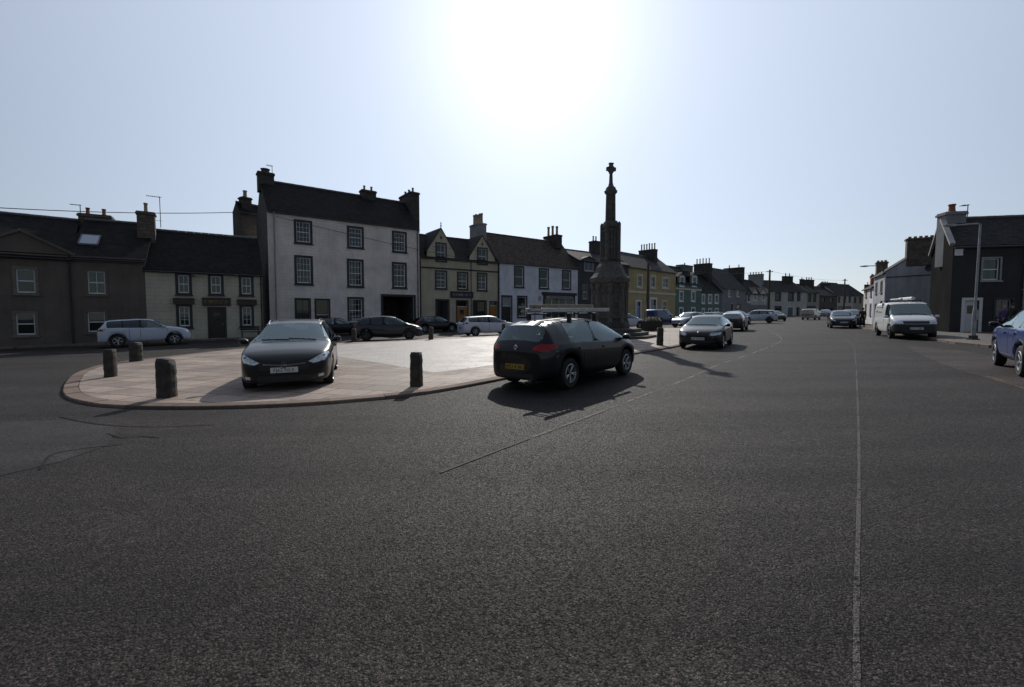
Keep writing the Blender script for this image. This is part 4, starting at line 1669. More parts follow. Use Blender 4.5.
suv = Car('suv_car', 'blue car with black arch trim cut by the right edge of the photo', 'car', 13.15, 10.35, (.64, .77),
          variant(SUV, .98, 1.0), M['car_blue'], 2, fplate=('',), rplate=('',), clad=True)
Car('suv_car', 'pale blue-white SUV parked side-on before the pub and brown houses', 'car', -22.22, 26.32, (.73, .69),
    variant(SUV, .965, 1.0), M['car_white'], 2, fplate=('',), rplate=('',), clad=False, rim=M['alloy'], glass_m=M['glass_dark'])
Car('hatchback_car', 'dark slate blue car parked side-on before the archway of the tall white house', 'car', -8.15, 28.7, (.97, .24),
    MPV, M['car_slate'], 2, rplate=('',), rim=M['alloy_dark'], glass_m=M['glass_dark'])
Car('hatchback_car', 'dark blue car parked before the cream shop house', 'car', -7.2, 40.8, (.85, .52), HATCH, M['car_navy'], 1, fplate=('',))
Car('estate_car', 'white estate car parked before the orange timber doors of the cream shop house', 'car', -1.75, 32.9, (.90, .43),
    variant(ESTATE, 1.0, 1.0), M['car_white'], 2, rplate=('',))
Car('hatchback_car', 'black car half hidden between the charcoal car and the slate blue car', 'car', -14.6, 36.3, (.85, .52), HATCH, M['car_black'], 1)
Car('small_car', 'white small car partly hidden behind the right side of the market cross', 'car', 10.6, 41.0, (.86, .5), SMALL, M['car_white'], 1)
Car('small_van', 'dull blue van parked before the yellow house', 'van', 18.9, 55.5, (.75, .66), variant(VAN, .95, .97, 1.0), M['car_dullblue'], 1)

# ------------------------------------------------------------------ the buildings round the square
TB, BR, ST, WH = M['trim_black'], M['trim_brown'], M['trim_stone'], M['frame_white']
P0 = XY(-40, 24.6)
P1 = XY(74, 27.8)
P2 = XY(147, 29.7)
P3 = XY(263, 33.7)

# gabled brown house at the left edge
h = House('gabled_house', 'brown house', 'house',
          XY(-75, 24.1), P1, M['wall_brown'], M['roof_dark'], 7.5, (40, 256), ridge=(20, 216))
h.root['label'] = 'brown rendered house with a shallow pediment gable on its front'
for (v0, v1) in ((268.7, 293), (313, 335)):
    h.window(12.5, 38.5, v0 - 2, v1 + 2, sw=0.14, bars=(1, 2), sur=ST, blind=0.5)
    h.window(-38, -16, v0 - 2, v1 + 2, sw=0.14, bars=(1, 2), sur=ST)
h.build()
h.band(256.5, 0.28, M['wall_brown_pale'], 'cornice', 0.1, 40)
# pediment: triangular wall above the cornice with stone skews
xl, xr = h.loc(-38, 256)[0], h.loc(74, 257)[0]
xa, za = h.loc(20.5, 231)
zb_ = h.ze + 0.16
pm = MB()
pm.loft([[(xl, -0.12, zb_), (xr, -0.12, zb_), (xa, -0.12, za)], [(xl, 0.3, zb_), (xr, 0.3, zb_), (xa, 0.3, za)]])
pm.build('pediment', M['wall_brown'], h.root)
sk = MB()
sk.bar((xa, 0.02, za + 0.05), (xr + 0.05, 0.02, zb_ + 0.03), 0.5, 0.14).bar((xa, 0.02, za + 0.05), (xl - 0.05, 0.02, zb_ + 0.03), 0.5, 0.14)
sk.build('skew_stones', M['wall_brown_pale'], h.root)
s_ = (h.zr - h.ze) / (h.D / 2)
yb_ = (za - h.ze) / s_ + 0.2
pr = MB()
for e in (xl, xr):
    lo = [(e, 0.3, zb_ + 0.0), (xa, 0.3, za), (xa, yb_, za), (e, 0.35, zb_ + 0.0)]
    pr.loft([lo, [(p[0], p[1], p[2] + 0.08) for p in lo]])
pr.build('pediment_roof', M['roof_dark'], h.root)
h.downpipe(73)

h = House('terraced_house', 'brown rendered house with a roof skylight and a blocked wall chimney, behind the white car', 'house', P1, P2, M['wall_brown'], M['roof_dark'], 7.5,
          (110, 258.5), ridge=(110, 222.5))
h.root['label'] = 'brown rendered house with a skylight in its dark slate roof'
for (v0, v1, b) in ((271, 294, 0), (312, 332, 0.55)):
    h.window(84.5, 108, v0 - 2, v1 + 2, sw=0.14, bars=(2, 2) if not b else (1, 2), sur=M['wall_brown_pale'], blind=b, net=not b)
h.build()
h.band(260, 0.34, M['wall_brown_pale'], 'cornice', 0.14, 110)
x0, z0 = h.loc(80.5, 246, 1.5)
x1, z1 = h.loc(102.5, 237.5, 2.4)
sm = MB()
sl = (h.zr - h.ze) / (h.D / 2)
ya, yb2 = 1.05, 2.0
q = [(x0, ya, h.ze + sl * ya), (x1, ya, h.ze + sl * ya), (x1, yb2, h.ze + sl * yb2), (x0, yb2, h.ze + sl * yb2)]
sm.loft([[(p[0], p[1], p[2] + 0.05) for p in q], [(p[0], p[1] - 0.04, p[2] + 0.17) for p in q]])
so = sm.build('skylight', M['skylight'], h.root)
fm = MB()
for i in range(4):
    a, b_ = Vector(q[i]), Vector(q[(i + 1) % 4])
    fm.bar(a + Vector((0, -0.03, 0.15)), b_ + Vector((0, -0.03, 0.15)), 0.07, 0.09)
fm.build('frame', M['lead'], so)
h.chimney(77, 114.5, 213.5, M['chim_brown'], 2, 208, 0.9, dep=4.2, pot=M['pot_red'])
h.aerial(80, 204.5, 214, 4.2, 0.5, False)

# the pub
h = House('public_house', 'pale sage two storey pub with black window surrounds and brown name board', 'pub', P2, P3, M['wall_sage'], M['roof_dark'], 7.0,
          (205, 271.3), ridge=(190, 234))
for (a, b, c, d) in ((175.3, 191.9, 272.6, 295.4), (208, 223.7, 273.8, 295.8), (238.9, 253.7, 275.2, 296.4)):
    h.window(a, b, c, d, sw=0.17, bars=(2, 2), sur=TB, net=True)
for (a, b, c, d) in ((176.2, 192.6, 304, 328.6), (239.6, 254.0, 304.5, 327.6)):
    h.window(a, b, c, d, sw=0.17, bars=(2, 3), sur=TB, blind=0.75)
h.door(207.4, 226.2, 307, sw=0.08, sur=TB, mat=M['door_dark'], glazed=True)
h.build()
h.board(202, 230.6, 297.8, 305.8, M['trim_brown'], letters=M['gold'])
h.board(173, 194.3, 298, 304.4, M['trim_brown'], 'lintel_board', proud=0.16)
h.board(237, 256.5, 299.4, 305, M['trim_brown'], 'lintel_board', proud=0.16)
h.chimney(137.7, 154, 211.5, M['chim_brown'], 1, 203, 0.8, pot=M['pot_buff'], dep=2.6, sx=1.0)
h.aerial(159.5, 196.5, 222, 3.0, 0.75)
h.downpipe(262)
for u in (193.5, 236):
    fx, fz = h.loc(u, 276)
    b = MB()
    b.tube([(fx, 0, fz), (fx, -0.45, fz + 0.05)], 0.03, 6).lathe([(0.11, fz - 0.1), (0.06, fz + 0.04), (0.02, fz + 0.08)], 10, fx, -0.45)
    b.build('floodlight', M['iron'], h.root)

# tall three storey house
PA, PB = XY(270, 37.0), XY(420, 45.2)
h = House('tall_house', 'tall white three storey house with black framed windows and a dark archway', 'house', PA, PB, M['wall_white'], M['roof_dark'], 7.0,
          (345, 220), ridge=(340, 193.3), overhang=0.1, verge=0.0, gable=M['wall_darkstone'])
for (a, b, c, d) in ((293.9, 312.4, 220, 244.3), (347, 363.8, 226.3, 248.8), (392, 406.8, 231.3, 253)):
    h.window(a, b, c, d, sw=0.2, bars=(4, 4), sur=TB)
for i, (a, b, c, d) in enumerate(((294.4, 313, 255.5, 285.2), (347, 363.8, 259, 287.6), (392, 406.8, 262.2, 288.8))):
    h.window(a, b, c, d, sw=0.2, bars=((4, 4), (4, 4), (3, 4))[i], sur=TB, net=i < 2, blind=0)
h.window(294.8, 311, 298, 324, sw=0.12, bars=(2, 2), sur=TB, frame=M['trim_black'])
h.door(314.5, 330.2, 298.6, sw=0.14, sur=TB, mat=M['door_dark'], fan=0.45)
h.window(347.4, 364, 297, 324, sw=0.18, bars=(4, 4), sur=TB)
h.door(380.8, 415.7, 294.4, sw=0.22, sur=TB, open=True)
h.build()
h.downpipe(276.5, M['trim_grey'])
h.downpipe(418)
h.chimney(255.8, 274.5, 171.5, M['chim_dark'], 1, 168.8, 0.9, cap=True, pot=M['chim_dark'], potr=0.4)
h.chimney(359.5, 376, 189.5, M['chim_dark'], 2, 186, 0.8)
h.chimney(404, 414, 194, M['chim_dark'], 3, 189.5, 3.0, sx=1.05, zlow=h.ze)
h.aerial(272, 165.5, 172, 3.5, 0.45, False)
tall = h

# rear house whose gable and stack rise beside the tall house
h = House('rear_house', 'dark stone building with a narrow gable chimney standing behind the pub roof', 'house', XY(243, 42.5), XY(268, 44.5), M['wall_darkstone'], M['roof_dark'], 1.4,
          (250, 213), ridge_h=0.9, overhang=0.05, verge=0.0)
h.build()
h.chimney(240, 250, 196.5, M['chim_dark'], 1, 190.5, 0.8, dep=0.6, sx=0.85, potr=0.2)

# cream shop house with two gablets
PC, PD = XY(421.5, 46.0), XY(499, 51.5)
h = House('shop_house', 'cream shop house with two pointed wall gables and an orange timber door', 'house', PC, PD, M['wall_cream'], M['roof_mid'], 7.0,
          (455, 259), ridge=(455, 239), verge=0.0)
for (a, b, c, d) in ((434.9, 447.2, 270.3, 289.4), (457, 468.2, 271.8, 290.2), (476.7, 487.3, 272.6, 291.2)):
    h.window(a, b, c, d, sw=0.17, bars=(2, 4), sur=BR)
h.window(435.3, 449.6, 299, 322, sw=0.17, bars=(1, 1), sur=BR, net=True, frame=M['trim_brown'])
h.door(455.8, 468.4, 300, sw=0.14, sur=BR, mat=M['door_orange'], fan=0.2, glazed=True)
h.window(472.6, 486.8, 300, 322, sw=0.17, bars=(4, 1), sur=BR, frame=M['trim_brown'])
h.door(489.3, 497.4, 301, sw=0.1, sur=BR, mat=M['door_orange'], fan=0.15)
g1 = h.gablet(427, 454.5, 251.5, 441, 228.5, (435.5, 446.8, 242.6, 262), dict(sw=0.15, bars=(2, 2), sur=BR, blind=0.9), v_low=263.5, finial=True)
g2 = h.gablet(469.5, 494.5, 257, 482, 235.7, (477, 487.6, 247.5, 265), dict(sw=0.15, bars=(2, 2), sur=BR, blind=0.9), v_low=267.5)
h.build()
for (xa, zs, za) in (g1, g2):
    e = MB()
    e.prism([(xa, -0.05), (xa + 0.001, -0.05), (xa + 0.001, -0.04)], 0, 0.001)
    e = MB()
    zc = zs + (za - zs) * 0.6
    e.quad((xa - 0.16, -0.034, zc), (xa, -0.034, zc - 0.22), (xa + 0.16, -0.034, zc), (xa, -0.034, zc + 0.22))
    e.build('vent', M['trim_brown'], h.root)
h.band(269.3, 0.16, TB, 'string_course', 0.05, 455)
h.board(450, 473, 291.6, 297.9, M['trim_black'], letters=M['pale_letter'])
h.downpipe(498.6, TB, 0.09)
h.downpipe(471, TB, 0.04)
h.chimney(470.5, 485.2, 223.5, M['chim_pale'], 5, 213.3, 2.3, pot=M['pot_buff'], sx=1.05, potr=0.16)

# blue white house
PE = XY(577.5, 59.4)
h = House('white_house', 'bright blue-white house with a dark trimmed shop window under a brown slate roof', 'house', PD, PE, M['wall_bluewhite'], M['roof_brown'], 7.0,
          (538, 264.9), ridge=(515, 237.3), overhang=0.12)
for (a, b, c, d) in ((514, 524.2, 265.9, 287.9), (538.8, 548.8, 268.2, 289.2), (561.9, 571.2, 270, 290)):
    h.window(a, b, c, d, sw=0.19, bars=(1, 2), sur=TB)
h.door(501.2, 512.3, 295.2, sw=0.17, sur=TB, fan=0.32, fanmat=M['trim_grey'])
h.window(517, 527.3, 295.6, 318, sw=0.19, bars=(1, 2), sur=TB, net=True)
h.window(543, 575, 294, 320, sw=0.3, bars=(4, 1), sur=TB, frame=M['frame_white'], bw=0.06, net=True)
h.build()
h.board(541.8, 575.8, 292.6, 295.2, TB, 'shop_cornice', proud=0.22)
bl = h.board(546, 572, 295.8, 298.6, M['trim_grey'], 'sign_board', letters=M['trim_brown'], proud=0.07)
bx, bz = h.loc(540, 298.5)
e = MB()
e.box(bx - 0.25, bx + 0.15, -0.08, -0.004, bz - 0.25, bz + 0.3)
e.build('notice_box', M['trim_grey'], h.root)
h.chimney(543, 562, 234.5, M['chim_dark'], 3, 226, 2.6, sx=1.15, potr=0.2)

# dark house half hidden by the cross
PF = XY(628, 66.0)
h = House('dark_house', 'dark rendered house half hidden behind the market cross, with a pale dormer window', 'house', PE + Vector((0.05, 0.05)), PF, M['wall_slate'], M['roof_grey'], 7.0,
          (590, 261), ridge=(585, 252.3))
h.window(606, 613, 274, 288, sw=0.15, bars=(1, 2), sur=ST)
h.window(582, 588, 284, 300, sw=0.15, bars=(1, 2), sur=ST)
g = h.gablet(582.5, 595, 259.8, 588.7, 256.6, (584, 593.4, 260.2, 271.6), dict(sw=0.1, bars=(2, 1), sur=M['trim_grey'], blind=1.0), v_low=273)
h.build()
h.chimney(589, 600, 240.5, M['chim_dark'], 2, 236, 1.2, sx=1.2)

# yellow house
PG = XY(675, 76.4)
h = House('yellow_house', 'yellow two storey house with a pale band between its storeys', 'house', PF, PG, M['wall_yellow'], M['roof_grey'], 7.0,
          (652, 269.5), ridge=(640, 256))
for (a, b, c, d) in ((636.7, 642.6, 274, 288.4), (650.2, 655.8, 275, 289), (661.7, 669, 277, 289.3)):
    h.window(a, b, c, d, sw=0.28, bars=(1, 2), sur=M['trim_cream'], fr=0.1)
h.door(635.6, 641.4, 300, sw=0.25, sur=M['trim_white'], mat=M['door_blue'], fan=0.25)
h.door(649.8, 657, 297.5, sw=0.3, sur=M['trim_white'], mat=M['door_blue'], fan=0.3)
h.window(661.7, 667, 300, 313, sw=0.25, bars=(1, 2), sur=M['trim_cream'], fr=0.1)
h.build()
h.band(293, 0.35, M['trim_cream'], 'string_course', 0.06, 652)
h.chimney(643, 653, 249, M['chim_dark'], 6, 243, 3.0, sx=1.1, zlow=h.ze)

# green houses
PH, PI = XY(701, 82.5), XY(721.5, 87.7)
h = House('terraced_house', 'green painted house with white dormers and a broad dark stack of five pots', 'house', PG + Vector((0.05, 0.05)), PH, M['wall_green'], M['roof_dark'], 7.0,
          (688, 283.5), ridge=(688, 269), group='green painted houses')
for (a, b) in ((679, 683.4), (691, 695.3)):
    h.window(a, b, 290.6, 302, sw=0.25, bars=(1, 2), sur=M['trim_white'], fr=0.1)
    h.window(a, b, 307, 317, sw=0.25, bars=(1, 2), sur=M['trim_white'], fr=0.1)
for (a, b) in ((679.4, 684.2), (691.8, 696.6)):
    h.gablet(a - 1.4, b + 1.4, 277, (a + b) / 2, 272.5, (a, b, 275.8, 287.2), dict(sw=0.25, bars=(1, 2), sur=M['trim_white'], fr=0.12), v_low=288)
h.build()
h.band(289.3, 0.3, M['trim_cream'], 'string_course', 0.06, 688)
h.chimney(678.5, 690.5, 264.5, M['chim_green'], 1, 262.5, 1.4, zlow=h.ze)
h.chimney(699, 707, 263.2, M['chim_dark'], 5, 258.2, 3.2, sx=1.5, potr=0.13, zlow=h.ze - 1)

h = House('terraced_house', 'lower green painted house with three white windows upstairs, next to the broad dark stack', 'house', PH, PI, M['wall_green'], M['roof_dark'], 7.0,
          (711, 291.3), ridge=(711, 276), group='green painted houses')
for (a, b) in ((701.6, 705), (708, 712), (714.6, 718.6)):
    h.window(a, b, 294, 304, sw=0.25, bars=(1, 2), sur=M['trim_white'], fr=0.12)
    h.window(a, b, 308, 317, sw=0.25, bars=(1, 2), sur=M['trim_white'], fr=0.12)
h.build()

PJ = XY(745, 95.5)
h = House('terraced_house', 'lilac grey house with very wide dark stack between green house and gabled cottage', 'house', PI + Vector((0.05, 0.05)), PJ, M['wall_lilac'], M['roof_grey'], 8.0,
          (733, 288.3), ridge=(728, 271))
for (a, b) in ((727.6, 732.2), (736.2, 740.6)):
    h.window(a, b, 289, 298, sw=0.25, bars=(2, 2), sur=M['trim_grey'], fr=0.12)
h.window(736, 741, 304, 312, sw=0.25, bars=(1, 2), sur=M['trim_brown'], fr=0.12)
h.door(730, 733.4, 303, sw=0.2, sur=M['trim_grey'])
h.build()
h.chimney(730, 738, 267.2, M['chim_dark'], 2, 264.8, 4.2, sx=1.2, zlow=h.ze - 1, potr=0.13)

PK = XY(768, 103)
h = House('cottage', 'pale cottage with two small pointed gables beside the telegraph pole', 'house', PJ + Vector((0.05, 0.05)), PK, M['wall_lilac'], M['roof_dark'], 8.0,
          (757, 294), ridge=(752, 281))
for (a, b) in ((753.4, 756.4), (761.8, 764.6)):
    h.gablet(a - 2.4, b + 2.4, 294.5, (a + b) / 2, 287.6, (a, b, 292.4, 301), dict(sw=0.2, bars=(1, 2), sur=M['trim_white'], fr=0.12), mat=M['wall_offwhite'], v_low=305)
h.window(747.4, 750.6, 293, 303, sw=0.22, bars=(1, 2), sur=M['trim_white'], fr=0.12)
h.window(754, 757, 308, 316, sw=0.22, bars=(1, 2), sur=M['trim_brown'], fr=0.12)
h.build()
h.chimney(752, 760, 273.8, M['chim_pale'], 5, 271.9, 3.2, sx=1.1, potr=0.14, zlow=h.ze)

# the row that closes the street
PL, PM, PN = XY(769.5, 104.5), XY(806, 109), XY(818.5, 111)
h = House('terraced_house', 'white house at the bend of the street with black upstairs windows and a teal door', 'house', PL, PM, M['wall_offwhite'], M['roof_mid'], 8.0,
          (788, 291.2), ridge=(785, 281.6))
for (a, b) in ((775, 781), (788, 794), (797, 800.4)):
    h.window(a, b, 292.3, 301, sw=0.2, bars=(2, 2), sur=TB, frame=M['trim_black'])
h.window(774.5, 781.4, 306, 316, sw=0.2, bars=(3, 1), sur=TB, frame=M['trim_black'])
h.door(786.8, 793.4, 306.4, sw=0.2, sur=M['trim_white'], mat=M['door_teal'], fan=0.2)
h.door(796.3, 799.4, 307.4, sw=0.16, sur=TB)
h.build()
h.chimney(783, 792, 276, M['chim_dark'], 2, 273, 1.0)
h.chimney(800.6, 803, 279, M['chim_dark'], 1, 277.5, 0.7, sx=0.8)

h = House('terraced_house', 'cream house with a dark shopfront where the street bends, behind the beige van', 'house', PM, PN, M['wall_beige'], M['roof_mid'], 8.0,
          (812, 292.6), ridge=(811, 285))
for (a, b) in ((808, 811.2), (813, 816.2)):
    h.window(a, b, 293.6, 301.8, sw=0.2, bars=(1, 2), sur=M['trim_brown'], frame=M['trim_brown'])
h.window(804.9 + 2, 815.5, 306, 314, sw=0.2, bars=(3, 1), sur=TB, frame=M['trim_black'])
h.build()
h.chimney(804.8, 813, 279.5, M['chim_dark'], 3, 277, 1.0)

PO = XY(836.6, 127)
h = House('terraced_house', 'dark brown house set back in shadow between cream house and far white house', 'house', XY(817.5, 122), PO, M['wall_brown'], M['roof_mid'], 8.0,
          (827, 295.4), ridge=(827, 287.4))
for (a, b) in ((822, 825), (830, 833)):
    h.window(a, b, 297, 303, sw=0.2, bars=(1, 2), sur=TB, frame=M['trim_black'])
    h.window(a, b, 307, 313, sw=0.2, bars=(1, 2), sur=TB, frame=M['trim_black'])
h.build()
h.chimney(821, 829, 283.4, M['chim_dark'], 3, 281, 1.0)

PQ, PS = XY(852.3, 131), XY(864, 134)
h = House('terraced_house', 'far white house with three upstairs windows beyond the dark parked car', 'house', PO, PQ, M['wall_offwhite'], M['roof_mid'], 9.0,
          (844, 295.3), ridge=(845, 284))
for (a, b) in ((838, 840.2), (843.8, 846), (848.6, 850.8)):
    h.window(a, b, 296.4, 302.6, sw=0.2, bars=(1, 2), sur=TB, frame=M['trim_black'])
h.window(838, 851, 306.2, 309, sw=0.2, bars=(3, 1), sur=M['trim_brown'])
h.build()

h = House('terraced_house', 'far beige house at the end of the street next to the pale gable', 'house', PQ, PS, M['wall_beige'], M['roof_dark'], 9.0,
          (858, 295.4), ridge=(858, 285.5))
for (a, b) in ((854, 856.2), (859, 861.4)):
    h.window(a, b, 297, 303, sw=0.2, bars=(1, 2), sur=TB, frame=M['trim_black'])
h.build()
h.chimney(865.5, 873, 284.5, M['chim_dark'], 2, 282, 1.0)

# ---- east side of the street
RC = Vector((30.8, 36.0))
SD = Vector((0.53, 0.848)).normalized()
h = House('gable_house', 'blue grey rendered house end-on to the square, broad stack on its gable', 'house', RC + SD * 5.4, RC, M['wall_grey'], M['roof_dark'], 4.6,
          (883.6, 273.2), ridge_h=1.75, overhang=0.1, verge=0.0)
for x in (1.5, 3.9):
    for (z0, z1) in ((0.9, 2.1), (2.9, 4.0)):
        r = (x - 0.45, x + 0.45, z0, z1)
        hh = (r[0] + 0.1, r[1] - 0.1, z0 + 0.1, z1 - 0.1)
        h.holes.append(hh)
        h.todo.append(('window', r, hh, dict(sur=ST, bars=(1, 2))))
h.build()
st = MB()
st.box(h.L - 0.62, h.L + 0.03, 1.25, 3.3, h.zr - 1.35, h.zr + 0.75)
st.box(h.L - 0.7, h.L + 0.1, 1.18, 3.37, h.zr + 0.75, h.zr + 0.9)
so = st.build('chimney', M['chim_brown'], h.root, bevel=0.02)
for i in range(6):
    q = MB()
    q.lathe([(0.12, h.zr + 0.9), (0.1, h.zr + 1.02), (0.11, h.zr + 1.06), (0.07, h.zr + 1.05)], 10, h.L - 0.3, 1.45 + i * 0.33)
    q.build('chimney_pot', M['pot_red'], so, True)
e = MB()
e.tube([(h.L + 0.05, 0.0, 4.15), (h.L + 0.05, 4.5, 4.3)], 0.035, 6)
e.tube([(h.L + 0.05, 4.2, 0.2), (h.L + 0.05, 4.2, 4.8)], 0.04, 6)
e.build('wall_cable', M['iron'], h.root)
e = MB()
e.lathe([(0.02, 0), (0.16, 0.03), (0.26, 0.10), (0.27, 0.105), (0.16, 0.045), (0.02, 0.02)], 14)
for i, v in enumerate(e.v):
    e.v[i] = (h.L + 0.12 + v[2], 2.6 + v[0], 4.75 + v[1])
e.build('satellite_dish', M['iron'], h.root, True)
rowz = h.ze
for (t0, t1, wall, lab, nm) in ((5.4, 7.7, 'wall_bluewhite', 'narrow lilac white house in the right-hand row beyond the grey gable', 'terraced_house'),
                                (7.7, 11.2, 'wall_offwhite', 'pale cream house at the far end of the row beyond the grey gable', 'terraced_house')):
    h = House(nm, lab.replace('right-hand row', 'east row'), 'house', RC + SD * t1, RC + SD * (t0 + 0.05), M[wall], M['roof_dark'], 5.0,
              (868, 288.5), ridge_h=1.5, overhang=0.1)
    for z0, z1 in ((0.9, 2.1), (2.7, 3.7)):
        r = (h.L / 2 - 0.45, h.L / 2 + 0.45, z0, z1)
        hh = (r[0] + 0.1, r[1] - 0.1, z0 + 0.1, z1 - 0.1)
        h.holes.append(hh)
        h.todo.append(('window', r, hh, dict(sur=ST, bars=(1, 2))))
    h.build()
    h.chimney(872 if t0 > 6 else 877, 880 if t0 > 6 else 887, 277 if t0 > 6 else 264.5, M['pot_red'] if t0 > 6 else M['chim_brown'], 3, 274 if t0 > 6 else 260.5, 1.0, sx=0.8)

# charcoal corner house
RA = XY(949.5, 26.3)
RB = RA + Vector((0.97, -0.2)).normalized() * 9.0
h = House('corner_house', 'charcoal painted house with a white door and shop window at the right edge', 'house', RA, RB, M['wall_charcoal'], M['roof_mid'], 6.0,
          (985, 245.3), ridge=(990, 218.9), skew=(0.40, 0.92), overhang=0.12, verge=0.05, gable=M['wall_shade_grey'])  # end wall looks unlit through its painted-in shade
h.root['label'] = 'charcoal painted house with a white door, shop window and pale end chimney'
h.window(981, 1001.5, 257, 281.5, sw=0.08, bars=(1, 2), sur=M['trim_grey'], net=True)
h.door(961.6, 982.4, 297.7, sw=0.16, sur=M['door_white'], mat=M['door_white'], glazed=True)
h.window(992.8, 1014, 297.5, 332, sw=0.12, bars=(2, 3), sur=M['trim_black'], frame=M['trim_grey'])
h.window(1032, 1052, 257, 281.5, sw=0.08, bars=(1, 2), sur=M['trim_grey'])
h.build()
h.board(954.2, 962.2, 249.2, 255.6, M['trim_white'], 'wall_plaque', proud=0.06)
h.downpipe(1021.5, M['trim_grey'])
h.chimney(941, 962.5, 213, M['chim_pale'], 1, 203.2, 0.8, dep=2.9, pot=M['pot_red'], sx=1.1, zlow=h.ze - 1.0, potr=0.2)
h.aerial(968, 204.5, 216, 3.0, 0.35, False)
# pale cement skew down the gable
sk = MB()
sk.bar(h.P(-0.06, -0.1, h.ze + 0.1), h.P(-0.06, 3.0, h.zr + 0.12), 0.25, 0.16).bar(h.P(-0.06, 6.1, h.ze + 0.1), h.P(-0.06, 3.0, h.zr + 0.12), 0.25, 0.16)
sk.build('skew_stones', M['chim_pale'], h.root)

# ------------------------------------------------------------------ ground, road, paving
def sheet(name, pts, mat, dz, kind='structure'):
    """pts: list of (x, y); one flat sheet lying dz above the sloping ground"""
    bm = bmesh.new()
    vs = [bm.verts.new((p[0], p[1], gz(p[0]) + dz)) for p in pts]
    f = bm.faces.new(vs)
    f.normal_update()
    if f.normal.z < 0:
        f.normal_flip()
    bmesh.ops.triangulate(bm, faces=bm.faces[:])
    me = bpy.data.meshes.new(name)
    bm.to_mesh(me)
    bm.free()
    me.materials.append(mat)
    o = link(bpy.data.objects.new(name, me))
    o['kind'] = kind
    return o


def slab(name, pts, mat, h, kind='structure', z0=-0.1):
    bm = bmesh.new()
    vs = [bm.verts.new((p[0], p[1], gz(p[0]) + h)) for p in pts]
    f = bm.faces.new(vs)
    f.normal_update()
    if f.normal.z < 0:
        f.normal_flip()
    r = bmesh.ops.extrude_face_region(bm, geom=[f])
    for g in r['geom']:
        if isinstance(g, bmesh.types.BMVert):
            g.co.z = gz(g.co.x) + z0
    bmesh.ops.recalc_face_normals(bm, faces=bm.faces)
    bmesh.ops.triangulate(bm, faces=[q for q in bm.faces if len(q.verts) > 4])
    me = bpy.data.meshes.new(name)
    bm.to_mesh(me)
    bm.free()
    me.materials.append(mat)
    o = link(bpy.data.objects.new(name, me))
    o['kind'] = kind
    return o


def catmull(pts, n=6, closed=True):
    pts = [Vector(p) for p in pts]
    k = len(pts)
    out = []
    for i in range(k if closed else k - 1):
        if closed:
            p0, p1, p2, p3 = pts[i - 1], pts[i], pts[(i + 1) % k], pts[(i + 2) % k]
        else:
            p0, p1, p2, p3 = pts[max(i - 1, 0)], pts[i], pts[i + 1], pts[min(i + 2, k - 1)]
        for j in range(n):
            t = j / n
            out.append(0.5 * ((2 * p1) + (p2 - p0) * t + (2 * p0 - 5 * p1 + 4 * p2 - p3) * t * t + (3 * p1 - p0 - 3 * p2 + p3) * t ** 3))
    if not closed:
        out.append(pts[-1])
    return out


def inset(pts, d):
    k = len(pts)
    area = sum(pts[i][0] * pts[(i + 1) % k][1] - pts[(i + 1) % k][0] * pts[i][1] for i in range(k))
    sg = 1 if area > 0 else -1
    out = []
    for i in range(k):
        a, b = Vector(pts[i - 1]), Vector(pts[(i + 1) % k])
        t = (b - a).normalized()
        out.append(Vector(pts[i]) + Vector((-t.y, t.x)) * d * sg)
    return out


g2 = lambda u, v: G(u, v).to_2d()
# the ground is one sheet reaching the horizon
gm = MB()
for (x0, x1, y0, y1) in ((-700, 700, -60, 1200),):
    gm.quad((x0, y0, gz(x0)), (x1, y0, gz(x1)), (x1, y1, gz(x1)), (x0, y1, gz(x0)))
road = gm.build('road', M['asphalt'], None, recalc=False)
road['kind'] = 'structure'

out_px = [(62.5, 392), (67, 399), (86, 404.6), (113, 407.6), (159, 409.3), (232, 408.6), (299, 406), (352, 402.2), (406, 397), (449.6, 390.5), (496, 381.6), (560, 368.5), (632, 355), (658, 350.5), (680, 346.6), (699, 341.5), (709, 335.5), (704, 329.8), (668, 328.4), (620, 330.2), (560, 333), (496, 336), (460, 337.2), (417, 340), (336, 344), (288, 346.6), (242, 349.4), (212.5, 352.4), (172.6, 357), (133, 361.5), (99.6, 366.6), (76, 374.5), (66.5, 383)]
island = [p for p in catmull([g2(*q) for q in out_px], 5)]
K = []
inner = inset(island, 0.26)
# kerb ring of separate stones, butted with open joints
def along(pts, ds):
    """closed outline resampled at arc lengths"""
    seg = [(Vector(pts[i + 1 if i + 1 < len(pts) else 0]) - Vector(pts[i])).length for i in range(len(pts))]
    tot = sum(seg)
    out, i, acc = [], 0, 0.0
    for d in ds:
        while i < len(seg) - 1 and acc + seg[i] < d:
            acc += seg[i]
            i += 1
        out.append(Vector(pts[i]).lerp(Vector(pts[(i + 1) % len(pts)]), min(1.0, (d - acc) / max(seg[i], 1e-6))))
    return out


